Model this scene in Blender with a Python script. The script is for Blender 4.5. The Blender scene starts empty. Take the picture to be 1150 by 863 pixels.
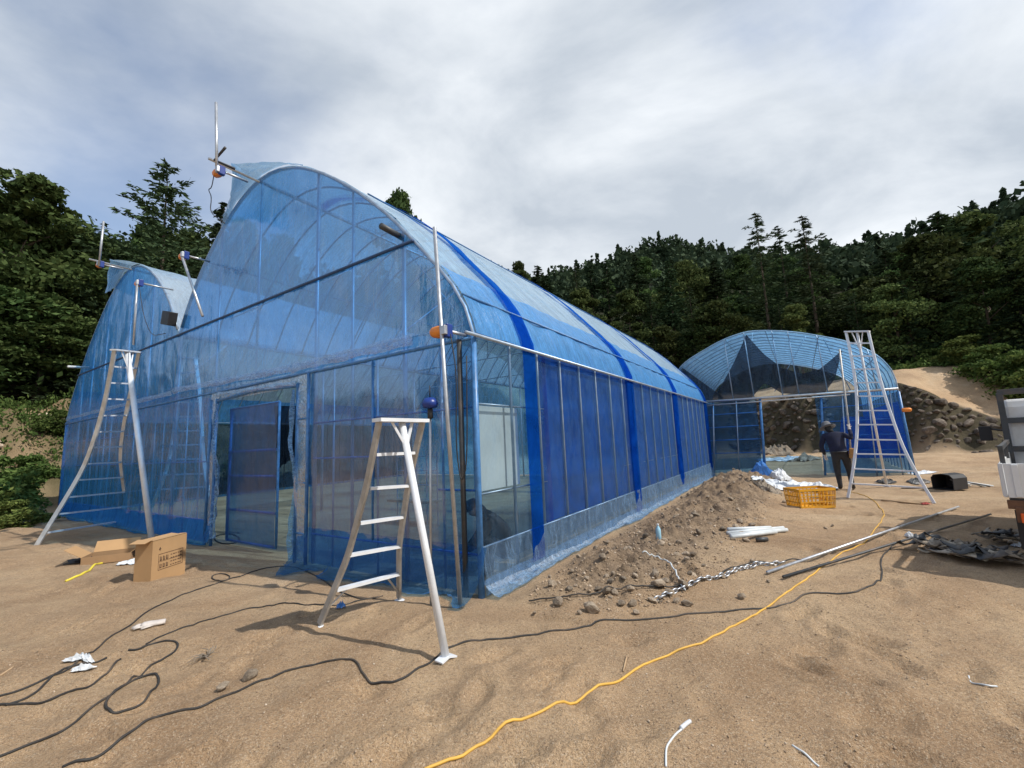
import bpy, bmesh, math, random
import numpy as np
from mathutils import Vector, Matrix
random.seed(7); rng = np.random.default_rng(7)
R = math.radians
SC = bpy.context.scene
COL = SC.collection

# ------------------------------------------------------------------ camera
FPX, PITCH, ROLL, CAMZ = 490.475, 0.134, -0.044, 1.6
cf = np.array([0, math.cos(PITCH), math.sin(PITCH)])
cr0 = np.array([1., 0, 0]); cu0 = np.cross(cr0, cf)
cr = math.cos(ROLL)*cr0 + math.sin(ROLL)*cu0
cu = -math.sin(ROLL)*cr0 + math.cos(ROLL)*cu0
cam = bpy.data.cameras.new('camera'); camo = bpy.data.objects.new('camera', cam); COL.objects.link(camo)
cam.sensor_width = 36; cam.lens = FPX/1150*36; cam.clip_start = .05; cam.clip_end = 3000
M = Matrix(((cr[0], cu[0], -cf[0], 0), (cr[1], cu[1], -cf[1], 0), (cr[2], cu[2], -cf[2], CAMZ), (0, 0, 0, 1)))
camo.matrix_world = M
SC.camera = camo

# ------------------------------------------------------------------ light
SUN_AZ_DIR = np.array([0.936, -0.352]); SUN_EL = R(50)      # towards the sun
sun_rot = math.atan2(SUN_AZ_DIR[0], SUN_AZ_DIR[1])
W = bpy.data.worlds.new('World'); SC.world = W; W.use_nodes = True
nt = W.node_tree; nt.nodes.clear()
def N(nt, t, **kw):
    n = nt.nodes.new(t)
    for k, v in kw.items():
        if k.startswith('i_'): n.inputs[k[2:].replace('_', ' ')].default_value = v
        else: setattr(n, k, v)
    return n
L_ = lambda nt, a, b: nt.links.new(a, b)
sky = N(nt, 'ShaderNodeTexSky', sky_type='NISHITA', sun_disc=False, sun_elevation=SUN_EL, sun_rotation=sun_rot, altitude=500, air_density=1.0, dust_density=.7, ozone_density=1.0)
bg1 = N(nt, 'ShaderNodeBackground'); bg1.inputs['Strength'].default_value = 0.15
L_(nt, sky.outputs[0], bg1.inputs[0])
tc = N(nt, 'ShaderNodeTexCoord')
sep = N(nt, 'ShaderNodeSeparateXYZ'); L_(nt, tc.outputs['Generated'], sep.inputs[0])
def MA(nt, op, a, b=None, c=None, clamp=False):
    n = nt.nodes.new('ShaderNodeMath'); n.operation = op; n.use_clamp = clamp
    for i, v in enumerate((a, b, c)):
        if v is None: continue
        if isinstance(v, (int, float)): n.inputs[i].default_value = v
        else: nt.links.new(v, n.inputs[i])
    return n.outputs[0]
zz = MA(nt, 'ADD', MA(nt, 'MAXIMUM', sep.outputs[2], 0.0), 0.30)
cx_ = MA(nt, 'DIVIDE', sep.outputs[0], zz); cy_ = MA(nt, 'DIVIDE', sep.outputs[1], zz)
cmb = N(nt, 'ShaderNodeCombineXYZ'); L_(nt, cx_, cmb.inputs[0]); L_(nt, cy_, cmb.inputs[1])
mp = N(nt, 'ShaderNodeMapping'); mp.inputs['Location'].default_value = (7.4, 2.9, 0); mp.inputs['Rotation'].default_value = (0, 0, R(35)); mp.inputs['Scale'].default_value = (1.0, 1.3, 1)
L_(nt, cmb.outputs[0], mp.inputs[0])
n1 = N(nt, 'ShaderNodeTexNoise', noise_dimensions='2D'); n1.inputs['Scale'].default_value = 1.1; n1.inputs['Detail'].default_value = 9; n1.inputs['Roughness'].default_value = .52; n1.inputs['Distortion'].default_value = .15
L_(nt, mp.outputs[0], n1.inputs['Vector'])
# more open blue towards the upper left of the view, thicker veil to the right and low down
bias = MA(nt, 'MULTIPLY_ADD', cx_, 0.17, 0.17)
low = MA(nt, 'MULTIPLY', MA(nt, 'SUBTRACT', 0.55, sep.outputs[2]), .42)
cov = MA(nt, 'ADD', MA(nt, 'ADD', n1.outputs[0], bias), low)
mr = N(nt, 'ShaderNodeMapRange', interpolation_type='SMOOTHSTEP'); mr.inputs['From Min'].default_value = .36; mr.inputs['From Max'].default_value = .74; mr.inputs['To Min'].default_value = .18; mr.inputs['To Max'].default_value = .97
L_(nt, cov, mr.inputs[0])
n2 = N(nt, 'ShaderNodeTexNoise', noise_dimensions='2D'); n2.inputs['Scale'].default_value = 1.7; n2.inputs['Detail'].default_value = 10; n2.inputs['Roughness'].default_value = .55; n2.inputs['Distortion'].default_value = .2
L_(nt, mp.outputs[0], n2.inputs['Vector'])
cr_ = N(nt, 'ShaderNodeValToRGB'); e = cr_.color_ramp.elements
e[0].position = .34; e[0].color = (.41, .455, .51, 1); e[1].position = .68; e[1].color = (.68, .71, .74, 1)
L_(nt, n2.outputs[0], cr_.inputs[0])
bg2 = N(nt, 'ShaderNodeBackground'); bg2.inputs['Strength'].default_value = 1.18; L_(nt, cr_.outputs[0], bg2.inputs[0])
mxs = N(nt, 'ShaderNodeMixShader'); L_(nt, mr.outputs[0], mxs.inputs[0]); L_(nt, bg1.outputs[0], mxs.inputs[1]); L_(nt, bg2.outputs[0], mxs.inputs[2])
wo = N(nt, 'ShaderNodeOutputWorld'); L_(nt, mxs.outputs[0], wo.inputs[0])

sl = bpy.data.lights.new('sun', 'SUN'); sl.energy = 3.7; sl.angle = R(.6); sl.color = (1, .95, .87)
slo = bpy.data.objects.new('sun', sl); COL.objects.link(slo)
sd = Vector((SUN_AZ_DIR[0]*math.cos(SUN_EL), SUN_AZ_DIR[1]*math.cos(SUN_EL), math.sin(SUN_EL)))
slo.rotation_euler = sd.to_track_quat('Z', 'Y').to_euler()
SC.view_settings.view_transform = 'Standard'; SC.view_settings.look = 'None'
SC.view_settings.exposure = 0.25; SC.view_settings.gamma = 1
SC.render.engine = 'CYCLES'
SC.cycles.max_bounces = 8; SC.cycles.diffuse_bounces = 3; SC.cycles.glossy_bounces = 3; SC.cycles.transmission_bounces = 4
SC.cycles.transparent_max_bounces = 32; SC.cycles.use_denoising = True
SC.cycles.caustics_reflective = False; SC.cycles.caustics_refractive = False
SC.cycles.sample_clamp_indirect = 6

# ------------------------------------------------------------------ frames and un-projection
AY = .576
d1 = np.array([math.sin(AY), math.cos(AY), 0]); d2 = np.array([-math.cos(AY), math.sin(AY), 0])
CC = np.array([-.419, 4.866, 0]); EYE = np.array([0, 0, CAMZ])
ROT1 = math.pi/2 - AY                        # local x runs along the long side, local y along the end wall
def W3(s, t, z=0): p = CC + d1*s + d2*t; return np.array([p[0], p[1], z])
def ST(x, y):
    X = x-CC[0]; Y = y-CC[1]; return X*d1[0]+Y*d1[1], X*d2[0]+Y*d2[1]
def ray(x, y): return cf + cr*(x-575)/FPX - cu*(y-431.5)/FPX
def on_gable(x, y, s=0):
    d = ray(x, y); k = ((CC+d1*s-EYE)@d1)/(d@d1); p = EYE+d*k-CC; return p@d2, p[2]
def on_side(x, y, t=0):
    d = ray(x, y); k = ((CC+d2*t-EYE)@d2)/(d@d2); p = EYE+d*k-CC; return p@d1, p[2]
def on_plane(x, y, p0, n):
    d = ray(x, y); k = ((p0-EYE)@n)/(d@n); return EYE+d*k
def at_depth(x, y, D): return EYE+ray(x, y)*D

# ------------------------------------------------------------------ noise (numpy value noise)
def vnoise(x, y, seed=0):
    x = np.asarray(x, float); y = np.asarray(y, float)
    xi = np.floor(x).astype(np.int64); yi = np.floor(y).astype(np.int64)
    fx = x-xi; fy = y-yi; fx = fx*fx*fx*(fx*(fx*6-15)+10); fy = fy*fy*fy*(fy*(fy*6-15)+10)
    def hsh(a, b):
        h = (a*374761393 + b*668265263 + seed*1442695041) & 0xffffffff
        h = ((h ^ (h >> 13))*1274126177) & 0xffffffff
        return ((h ^ (h >> 16)) & 0xffff)/65535.
    return (hsh(xi, yi)*(1-fx)*(1-fy)+hsh(xi+1, yi)*fx*(1-fy)+hsh(xi, yi+1)*(1-fx)*fy+hsh(xi+1, yi+1)*fx*fy)*2-1
def fbm(x, y, o=4, seed=0, g=.5):
    r = 0; a = 1.
    for i in range(o): r = r + a*vnoise(x*2**i+i*17.3, y*2**i+i*9.1, seed+i); a *= g
    return r
def sst(a, b, x):
    x = np.clip((x-a)/(b-a), 0, 1); return x*x*(3-2*x)

# ------------------------------------------------------------------ terrain height
AZ = np.array([-180, -90, -60, -50, -14, -1, 8, 15, 25, 34, 40, 47, 52, 70, 100, 180.])
EL = np.array([.03, .08, .16, .22, .26, .29, .31, .335, .35, .30, .26, .27, .28, .2, .08, .03])
MS = np.array([-.2, .5, 1.5, 3, 5, 7, 9, 11, 12.5, 14.5]); MH = np.array([.03, .10, .14, .15, .17, .22, .35, .38, .22, 0])
MT = np.array([-.9, -1.0, -1.1, -1.15, -1.25, -1.3, -1.3, -1.3, -1.4, -1.4]); MW = np.array([.6, .85, 1.0, 1.0, .95, .9, .9, .9, .8, .6])
_g = np.random.default_rng(77); ND = 230
_dr = 2.2+10*_g.random(ND)**1.2; _da = np.radians(_g.uniform(-52, 58, ND)); DX = np.sin(_da)*_dr; DY = np.cos(_da)*_dr; DT = _g.uniform(-.6, 1.9, ND); DD = _g.uniform(.022, .055, ND)
def dents(x, y):
    x = np.asarray(x, float); y = np.asarray(y, float); out = np.zeros(x.shape)
    near = (np.hypot(x, y) < 14)
    if not near.any(): return out
    xs = x[near] if x.shape else x; ys = y[near] if y.shape else y; o = np.zeros(np.shape(xs))
    for a, b, t, d in zip(DX, DY, DT, DD):
        u = (xs-a)*math.cos(t)+(ys-b)*math.sin(t); v = -(xs-a)*math.sin(t)+(ys-b)*math.cos(t); q = (u/.16)**2+(v/.075)**2
        o = o + d*(np.exp(-q)-.45*np.exp(-(np.sqrt(q)-1.5)**2*3))
    if x.shape: out[near] = o
    else: out = o
    return out
def mound(s, t):
    hh = np.interp(s, MS, MH, 0, 0); c = np.interp(s, MS, MT); w = np.interp(s, MS, MW)
    return hh*np.exp(-((t-c)/w)**2*1.3)*sst(-.12, -.5, t)
def height(x, y):
    x = np.asarray(x, float); y = np.asarray(y, float); s, t = ST(x, y); r = np.hypot(x, y)
    yard = sst(.0, .8, np.maximum(np.maximum(-s, -t), np.maximum(s-15.3, t-16.4)))
    h = (fbm(x*.3+5, y*.3, 3, 3)*.05 + fbm(x*1.3, y*1.3, 3, 5)*.028+(np.abs(fbm(x*4.1, y*4.1, 3, 6))-.3)*.012)*yard
    # wheel ruts and footprints
    rut = np.sin((x*.35+y*.94+.35*fbm(x*.4, y*.4, 2, 8))*6.5)
    h = h - dents(x, y)*yard
    h = h + .024*rut*yard*sst(.1, .5, fbm(x*.35+9, y*.35, 2, 21)+.3)
    m = mound(s, t)
    rough = sst(.02, .2, m)
    h = h + m*(1+.35*fbm(x*2.2, y*2.2, 3, 11)) + rough*(.095*np.abs(fbm(x*4.5, y*4.5, 4, 13, .66))-.025)
    # gentle rise of the yard towards the back right
    h = h + .25*sst(16, 26, s)*sst(6, -2, t)
    # bank with ramp road at the back right
    zt = np.interp(t, [-40, -16, -13, -11, -7.8, -4, 20], [.8, 1.2, 1.3, 1.75, 3.9, 4.1, 3.6])
    s0 = np.interp(t, [-20, -9, -5, 0, 20], [24, 24.6, 27.5, 29.5, 30]) + .5*fbm(t*.5, t*0, 2, 31)
    k = sst(0, 2.2, s-s0)
    top = zt + (5.2-zt)*sst(2.0, 9.5, s-s0)
    h = h*(1-k) + k*(top + .10*fbm(x*.5, y*.5, 3, 33))
    # left bank
    dl = t-17.4-np.minimum(0, .7*s)
    kl = sst(0, 7, dl)
    h = np.maximum(h, h+kl*(3.7+.5*fbm(x*.35, y*.35, 3, 35))+sst(0, .6, dl)*.25*(1+fbm(x*1.1, y*1.1, 3, 36)))
    # wooded hill
    az = np.degrees(np.arctan2(x, y)); e = np.interp(az, AZ, EL)
    hill = e*155*sst(-.25, 1, np.clip((r-46)/115, 0, 1)*1.0) - e*155*sst(-.25, 1, 0.)
    hill = hill*.96 + sst(60, 120, r)*4*fbm(x*.02, y*.02, 3, 41)*(e > .1)
    far = sst(46, 60, r)*sst(8, 20, np.maximum(s, t-8))
    return h + np.maximum(hill, 0)
def H(x, y): return float(height(x, y))
def gp(px, py, dz=0.0):
    d = ray(px, py); z = 0.
    p = EYE
    for _ in range(12):
        k = (z+dz-CAMZ)/d[2] if d[2] < -1e-4 else 40
        k = min(max(k, .5), 60); p = EYE+d*k; z = .5*z+.5*H(p[0], p[1])
    return np.array([p[0], p[1], z+dz])

# ------------------------------------------------------------------ mesh builder
class MB:
    def __init__(s, org=(0, 0, 0)): s.v = []; s.f = []; s.m = []; s.o = np.array(org, float); s.mi = 0
    def add(s, vs, fs):
        b = len(s.v); s.v.extend([tuple(np.asarray(v, float)-s.o) for v in vs])
        for f in fs: s.f.append(tuple(i+b for i in f)); s.m.append(s.mi)
        return s
    def box(s, c, d, rz=0, rx=0, ry=0):
        Mx = Matrix.Rotation(rz, 3, 'Z') @ Matrix.Rotation(ry, 3, 'Y') @ Matrix.Rotation(rx, 3, 'X')
        vs = []
        for i in (-.5, .5):
            for j in (-.5, .5):
                for k in (-.5, .5): vs.append(Vector(c)+Mx @ Vector((i*d[0], j*d[1], k*d[2])))
        return s.add(vs, [(0, 1, 3, 2), (4, 6, 7, 5), (0, 4, 5, 1), (2, 3, 7, 6), (0, 2, 6, 4), (1, 5, 7, 3)])
    def beam(s, p, q, w, h, up=(0, 0, 1)):
        p = np.array(p, float); q = np.array(q, float); d = q-p; d /= np.linalg.norm(d)
        a = np.cross(d, up); a = a/np.linalg.norm(a) if np.linalg.norm(a) > 1e-4 else np.array([1., 0, 0]); b = np.cross(a, d)
        vs = [e+a*i*w/2+b*j*h/2 for e in (p, q) for i, j in ((-1, -1), (1, -1), (1, 1), (-1, 1))]
        return s.add(vs, [(3, 2, 1, 0), (4, 5, 6, 7), (0, 1, 5, 4), (1, 2, 6, 5), (2, 3, 7, 6), (3, 0, 4, 7)])
    def tube(s, pts, r, n=8, cap=True, closed=False):
        P = [np.array(p, float) for p in pts]; k = len(P); vs = []; ra = r if hasattr(r, '__len__') else [r]*k
        prev = None
        for i in range(k):
            if closed: d = P[(i+1) % k]-P[i-1]
            else: d = P[min(i+1, k-1)]-P[max(i-1, 0)]
            L = np.linalg.norm(d); d = d/L if L > 1e-9 else np.array([0, 0, 1.])
            if prev is None:
                a = np.cross(d, (0, 0, 1)) if abs(d[2]) < .95 else np.cross(d, (1, 0, 0))
            else: a = prev-d*(prev@d)
            a = a/max(np.linalg.norm(a), 1e-9); prev = a; b = np.cross(d, a)
            for j in range(n):
                th = 2*math.pi*j/n; vs.append(P[i]+ra[i]*(a*math.cos(th)+b*math.sin(th)))
        fs = []
        for i in range(k if closed else k-1):
            for j in range(n):
                i2 = (i+1) % k
                fs.append((i*n+j, i*n+(j+1) % n, i2*n+(j+1) % n, i2*n+j))
        if cap and not closed: fs.append(tuple(range(n))[::-1]); fs.append(tuple((k-1)*n+j for j in range(n)))
        return s.add(vs, fs)
    def lathe(s, c, prof, n=16, axis=None):
        c = np.array(c, float); vs = []
        A = Matrix.Identity(3) if axis is None else Vector(axis).normalized().to_track_quat('Z', 'Y').to_matrix()
        for r_, z in prof:
            for j in range(n):
                th = 2*math.pi*j/n; vs.append(c+np.array(A @ Vector((r_*math.cos(th), r_*math.sin(th), z))))
        fs = []
        for i in range(len(prof)-1):
            for j in range(n): fs.append((i*n+j, i*n+(j+1) % n, (i+1)*n+(j+1) % n, (i+1)*n+j))
        fs.append(tuple(range(n))[::-1]); fs.append(tuple((len(prof)-1)*n+j for j in range(n)))
        return s.add(vs, fs)
    def grid(s, fn, nu, nv, closed_u=False):
        vs = [fn(i/nu, j/nv) for i in range(nu+1) for j in range(nv+1)]
        fs = [(i*(nv+1)+j, (i+1)*(nv+1)+j, (i+1)*(nv+1)+j+1, i*(nv+1)+j+1) for i in range(nu) for j in range(nv)]
        return s.add(vs, fs)
    def build(s, name, mats, parent=None, smooth=False, bevel=0):
        me = bpy.data.meshes.new(name); me.from_pydata(s.v, [], s.f)
        for m in (mats if isinstance(mats, (list, tuple)) else [mats]): me.materials.append(m)
        me.polygons.foreach_set('material_index', s.m)
        if smooth: me.polygons.foreach_set('use_smooth', [True]*len(me.polygons))
        me.update(); o = bpy.data.objects.new(name, me); COL.objects.link(o)
        if parent is not None: o.parent = parent
        if bevel:
            b = o.modifiers.new('bevel', 'BEVEL'); b.width = bevel; b.segments = 2; b.limit_method = 'ANGLE'
        return o
def np_mesh(name, V, F4, mats, smooth=False, parent=None):
    me = bpy.data.meshes.new(name); V = np.asarray(V, np.float32); F4 = np.asarray(F4, np.int32)
    n = len(F4); k = F4.shape[1]
    me.vertices.add(len(V)); me.vertices.foreach_set('co', V.ravel())
    me.loops.add(n*k); me.loops.foreach_set('vertex_index', F4.ravel())
    me.polygons.add(n); me.polygons.foreach_set('loop_start', np.arange(n)*k); me.polygons.foreach_set('loop_total', np.full(n, k))
    if smooth: me.polygons.foreach_set('use_smooth', np.ones(n, bool))
    for m in (mats if isinstance(mats, (list, tuple)) else [mats]): me.materials.append(m)
    me.update(); me.validate()
    if name is None: return me
    o = bpy.data.objects.new(name, me); COL.objects.link(o)
    if parent is not None: o.parent = parent
    return o
def tag(o, label=None, cat=None, group=None, kind=None):
    if label: o['label'] = label
    if cat: o['category'] = cat
    if group: o['group'] = group
    if kind: o['kind'] = kind
    return o
def thing(name, label, cat, loc=(0, 0, 0), rz=0, group=None):
    o = bpy.data.objects.new(name, None); COL.objects.link(o); o.location = [float(a) for a in loc]; o.rotation_euler = (0, 0, rz)
    o.empty_display_size = .2
    return tag(o, label, cat, group)

# ------------------------------------------------------------------ materials
def newmat(name):
    m = bpy.data.materials.new(name); m.use_nodes = True; t = m.node_tree; t.nodes.clear()
    o = t.nodes.new('ShaderNodeOutputMaterial'); return m, t, o
def noise(t, sc, det=4, rough=.55, vec=None, dist=0):
    n = t.nodes.new('ShaderNodeTexNoise'); n.inputs['Scale'].default_value = sc; n.inputs['Detail'].default_value = det; n.inputs['Roughness'].default_value = rough; n.inputs['Distortion'].default_value = dist
    if vec is not None: t.links.new(vec, n.inputs['Vector'])
    return n.outputs[0]
def ramp(t, f, stops):
    n = t.nodes.new('ShaderNodeValToRGB'); el = n.color_ramp.elements
    while len(el) > 1: el.remove(el[-1])
    el[0].position = stops[0][0]; el[0].color = (*stops[0][1], 1)
    for p, c in stops[1:]: q = el.new(p); q.color = (*c, 1)
    t.links.new(f, n.inputs[0]); return n.outputs[0]
def mixc(t, f, a, b, mode='MIX'):
    n = t.nodes.new('ShaderNodeMix'); n.data_type = 'RGBA'; n.blend_type = mode
    for i, v in ((0, f), (6, a), (7, b)):
        if isinstance(v, (int, float)): n.inputs[i].default_value = v
        elif isinstance(v, tuple): n.inputs[i].default_value = (*v, 1)
        else: t.links.new(v, n.inputs[i])
    return n.outputs[2]
def bump(t, h, st=.3, d=.01, nrm=None):
    b = t.nodes.new('ShaderNodeBump'); b.inputs['Strength'].default_value = st; b.inputs['Distance'].default_value = d
    t.links.new(h, b.inputs['Height'])
    if nrm is not None: t.links.new(nrm, b.inputs['Normal'])
    return b.outputs[0]
def objco(t, scale=(1, 1, 1)):
    c = t.nodes.new('ShaderNodeTexCoord'); m = t.nodes.new('ShaderNodeMapping'); m.inputs['Scale'].default_value = scale
    t.links.new(c.outputs['Object'], m.inputs[0]); return m.outputs[0]
def solid(name, c, rough=.6, metal=0, var=.25, sc=6, bmp=.15, bd=.004, dirt=None, spec=.5):
    m, t, o = newmat(name); p = t.nodes.new('ShaderNodeBsdfPrincipled'); v = objco(t)
    f = noise(t, sc, 6, .6, v)
    a = tuple(x*(1-var) for x in c); b = tuple(min(1, x*(1+var*.6)) for x in c)
    col = ramp(t, f, [(.3, a), (.7, b)])
    if dirt is not None:
        g = noise(t, sc*.35, 5, .65, v); k = MA(t, 'MULTIPLY', MA(t, 'SUBTRACT', g, .5), 4, clamp=True); col = mixc(t, k, col, dirt)
    t.links.new(col, p.inputs['Base Color']); p.inputs['Metallic'].default_value = metal; p.inputs['Specular IOR Level'].default_value = spec
    rr = MA(t, 'MULTIPLY_ADD', f, .25, rough-.12); t.links.new(rr, p.inputs['Roughness'])
    if bmp: t.links.new(bump(t, noise(t, sc*7, 3, .6, v), bmp, bd), p.inputs['Normal'])
    t.links.new(p.outputs[0], o.inputs[0]); return m
def film(name, tint, dcol, base=.22, rough=.14, wr=(1, 1, 1), wsc=3, bs=.5, bd=.02, dust_glint=.25, milk=.5, gloss=.30):
    m, t, o = newmat(name)
    v = objco(t, wr)
    w1 = noise(t, wsc, 5, .55, v, .6); w2 = noise(t, wsc*3.7, 4, .6, v, .8)
    hgt = MA(t, 'MULTIPLY_ADD', w2, .35, w1)
    nb = bump(t, hgt, bs, bd)
    tr = t.nodes.new('ShaderNodeBsdfTransparent'); tr.inputs[0].default_value = (*tint, 1)
    df = t.nodes.new('ShaderNodeBsdfDiffuse'); tl = t.nodes.new('ShaderNodeBsdfTranslucent')
    dn = noise(t, 1.3, 6, .65, objco(t)); dc = mixc(t, MA(t, 'MULTIPLY', MA(t, 'SUBTRACT', dn, .52), 3, clamp=True), dcol, tuple(.8*a+.2*b for a, b in zip(dcol, (.42, .42, .42))))
    for q in (df, tl): t.links.new(dc, q.inputs[0]); t.links.new(nb, q.inputs['Normal'])
    md = t.nodes.new('ShaderNodeMixShader'); md.inputs[0].default_value = milk; t.links.new(df.outputs[0], md.inputs[1]); t.links.new(tl.outputs[0], md.inputs[2])
    lw = t.nodes.new('ShaderNodeLayerWeight'); lw.inputs[0].default_value = .35; t.links.new(nb, lw.inputs['Normal'])
    fac = MA(t, 'POWER', lw.outputs['Facing'], 2.2)
    streak = noise(t, wsc*1.6, 5, .62, v, 1.2)
    st2 = MA(t, 'MULTIPLY', MA(t, 'SUBTRACT', streak, .5), 3.0*dust_glint, clamp=False)
    crease_glint = MA(t, 'POWER', MA(t, 'SUBTRACT', 1.0, MA(t, 'MULTIPLY', MA(t, 'ABSOLUTE', MA(t, 'SUBTRACT', w1, .5)), 2.0)), 42)
    crease_glint2 = MA(t, 'POWER', MA(t, 'SUBTRACT', 1.0, MA(t, 'MULTIPLY', MA(t, 'ABSOLUTE', MA(t, 'SUBTRACT', w2, .5)), 2.0)), 30)
    st2 = MA(t, 'ADD', st2, MA(t, 'MULTIPLY_ADD', crease_glint, .8*dust_glint, MA(t, 'MULTIPLY', crease_glint2, .4*dust_glint)))  # wrinkle highlights painted in as thin, more opaque lines along noise ridges
    smu = MA(t, 'MULTIPLY', MA(t, 'SUBTRACT', noise(t, 1.9, 8, .7, objco(t, (1, 1, .8)), .8), .56), 6, clamp=True)
    trc = mixc(t, MA(t, 'MULTIPLY', smu, .5), tint, tuple(x*.5 for x in tint)); t.links.new(trc, tr.inputs[0])
    op = MA(t, 'ADD', MA(t, 'MULTIPLY_ADD', fac, .35, base), st2, clamp=True)
    mx = t.nodes.new('ShaderNodeMixShader'); t.links.new(op, mx.inputs[0]); t.links.new(tr.outputs[0], mx.inputs[1]); t.links.new(md.outputs[0], mx.inputs[2])
    gl = t.nodes.new('ShaderNodeBsdfGlossy'); gl.inputs['Roughness'].default_value = rough; t.links.new(nb, gl.inputs['Normal'])
    fr = t.nodes.new('ShaderNodeFresnel'); fr.inputs[0].default_value = 1.42; t.links.new(nb, fr.inputs['Normal'])
    m2 = t.nodes.new('ShaderNodeMixShader'); t.links.new(MA(t, 'MULTIPLY', fr.outputs[0], gloss), m2.inputs[0]); t.links.new(mx.outputs[0], m2.inputs[1]); t.links.new(gl.outputs[0], m2.inputs[2])
    t.links.new(m2.outputs[0], o.inputs[0]); return m
def net(name, col, op, tt=(.05, .28, .80)):
    m, t, o = newmat(name); v = objco(t)
    tr = t.nodes.new('ShaderNodeBsdfTransparent'); tr.inputs[0].default_value = (*tt, 1)
    df = t.nodes.new('ShaderNodeBsdfDiffuse'); tl = t.nodes.new('ShaderNodeBsdfTranslucent')
    f = noise(t, 2.5, 5, .6, v, .5); c = ramp(t, f, [(.3, tuple(x*.75 for x in col)), (.7, tuple(x*1.2 for x in col))])
    t.links.new(c, df.inputs[0]); t.links.new(c, tl.inputs[0])
    md = t.nodes.new('ShaderNodeMixShader'); md.inputs[0].default_value = .4; t.links.new(df.outputs[0], md.inputs[1]); t.links.new(tl.outputs[0], md.inputs[2])
    mx = t.nodes.new('ShaderNodeMixShader'); t.links.new(MA(t, 'MULTIPLY_ADD', MA(t, 'SUBTRACT', f, .5), .5, op, clamp=True), mx.inputs[0]); t.links.new(tr.outputs[0], mx.inputs[1]); t.links.new(md.outputs[0], mx.inputs[2])
    t.links.new(mx.outputs[0], o.inputs[0]); return m
def leafmat(name, c0, c1, c2, trans=.25):
    m, t, o = newmat(name); g = t.nodes.new('ShaderNodeNewGeometry'); oi = t.nodes.new('ShaderNodeObjectInfo')
    c = ramp(t, g.outputs['Random Per Island'], [(0, c0), (.5, c1), (1, c2)])
    hs = t.nodes.new('ShaderNodeHueSaturation'); t.links.new(c, hs.inputs['Color'])
    t.links.new(MA(t, 'MULTIPLY_ADD', oi.outputs['Random'], 1.0, .55), hs.inputs['Value'])
    t.links.new(MA(t, 'MULTIPLY_ADD', MA(t, 'FRACT', MA(t, 'MULTIPLY', oi.outputs['Random'], 7.3)), .05, .465), hs.inputs['Hue'])
    df = t.nodes.new('ShaderNodeBsdfPrincipled'); df.inputs['Roughness'].default_value = .85; df.inputs['Specular IOR Level'].default_value = .08
    tl = t.nodes.new('ShaderNodeBsdfTranslucent'); t.links.new(hs.outputs[0], df.inputs[0]); t.links.new(hs.outputs[0], tl.inputs[0])
    mx = t.nodes.new('ShaderNodeMixShader'); mx.inputs[0].default_value = trans; t.links.new(df.outputs[0], mx.inputs[1]); t.links.new(tl.outputs[0], mx.inputs[2])
    t.links.new(mx.outputs[0], o.inputs[0]); return m

M_film_gable = film('film_gable', (.28, .62, .97), (.09, .44, .95), base=.27, wr=(1, 1.0, .3), wsc=2.4, bs=.65, bd=.03, dust_glint=.20, milk=.65, gloss=.25)
M_film_low = film('film_clear', (.38, .64, .94), (.14, .38, .76), base=.17, wr=(1, 1, .35), wsc=2.8, bs=.45, bd=.02, dust_glint=.14, milk=.6, gloss=.18)
M_film_roof = film('film_roof', (.46, .75, .99), (.54, .77, .98), base=.44, rough=.24, wr=(2.4, .35, .35), wsc=2.0, bs=.55, bd=.03, dust_glint=.26, milk=.50, gloss=.5)
M_film_side = film('film_side', (.72, .84, .94), (.20, .40, .66), base=.05, rough=.2, wr=(1, 1, .3), wsc=3.0, bs=.5, bd=.02, dust_glint=.10, milk=.45, gloss=.4)
M_film_flap = film('film_flap', (.30, .60, .97), (.12, .44, .95), base=.55, rough=.25, wr=(2.5, 1, .35), wsc=3.2, bs=.9, bd=.03, dust_glint=.35, milk=.45, gloss=.6)
M_film_edge = film('film_edge', (.60, .80, .97), (.32, .58, .92), base=.25, rough=.25, wr=(1, 1, 1), wsc=7, bs=.9, bd=.03, dust_glint=.6, milk=.4, gloss=.5)
M_fold = film('film_fold', (.5, .76, .97), (.34, .62, .96), base=.32, rough=.25, wr=(1, 1, 3), wsc=5, bs=.8, bd=.03, dust_glint=.5, milk=.4)
M_film_door = film('film_door', (.22, .46, .80), (.03, .14, .36), base=.25, rough=.3, wr=(1, 1, .35), wsc=3, bs=.6, bd=.03, dust_glint=.1, milk=.3, gloss=.12)
M_film_far = film('film_far', (.50, .76, .99), (.34, .66, .99), base=.36, rough=.3, wr=(.5, 1, 1), wsc=2.4, bs=.4, bd=.02, dust_glint=.25, milk=.75)
M_net = net('insect_net_blue', (.008, .115, .50), .70)
M_band = net('overlap_band_blue', (.005, .08, .44), .48)
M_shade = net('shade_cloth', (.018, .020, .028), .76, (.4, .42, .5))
M_greynet = net('shade_net_grey', (.05, .055, .065), .55, (.55, .58, .65))
M_blueclip = solid('blue_clip_tape', (.06, .20, .46), .4, 0, .35, 14, .3)
M_galv = solid('galvanised_tube', (.50, .52, .55), .42, .75, .2, 9, .05)
M_frame = solid('frame_tube', (.36, .44, .54), .45, .6, .25, 7, .05)
M_alu = solid('ladder_aluminium', (.60, .61, .61), .4, .45, .15, 8, .08, dirt=(.42, .38, .33))
M_aluw = solid('ladder_bright_aluminium', (.74, .77, .81), .45, .15, .1, 8, .05)
M_alud = solid('ladder_worn_rail', (.42, .41, .39), .5, .35, .25, 9, .15, dirt=(.30, .26, .21))
M_black = solid('black_rubber', (.018, .018, .02), .55, 0, .3, 8, .1)
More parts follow.
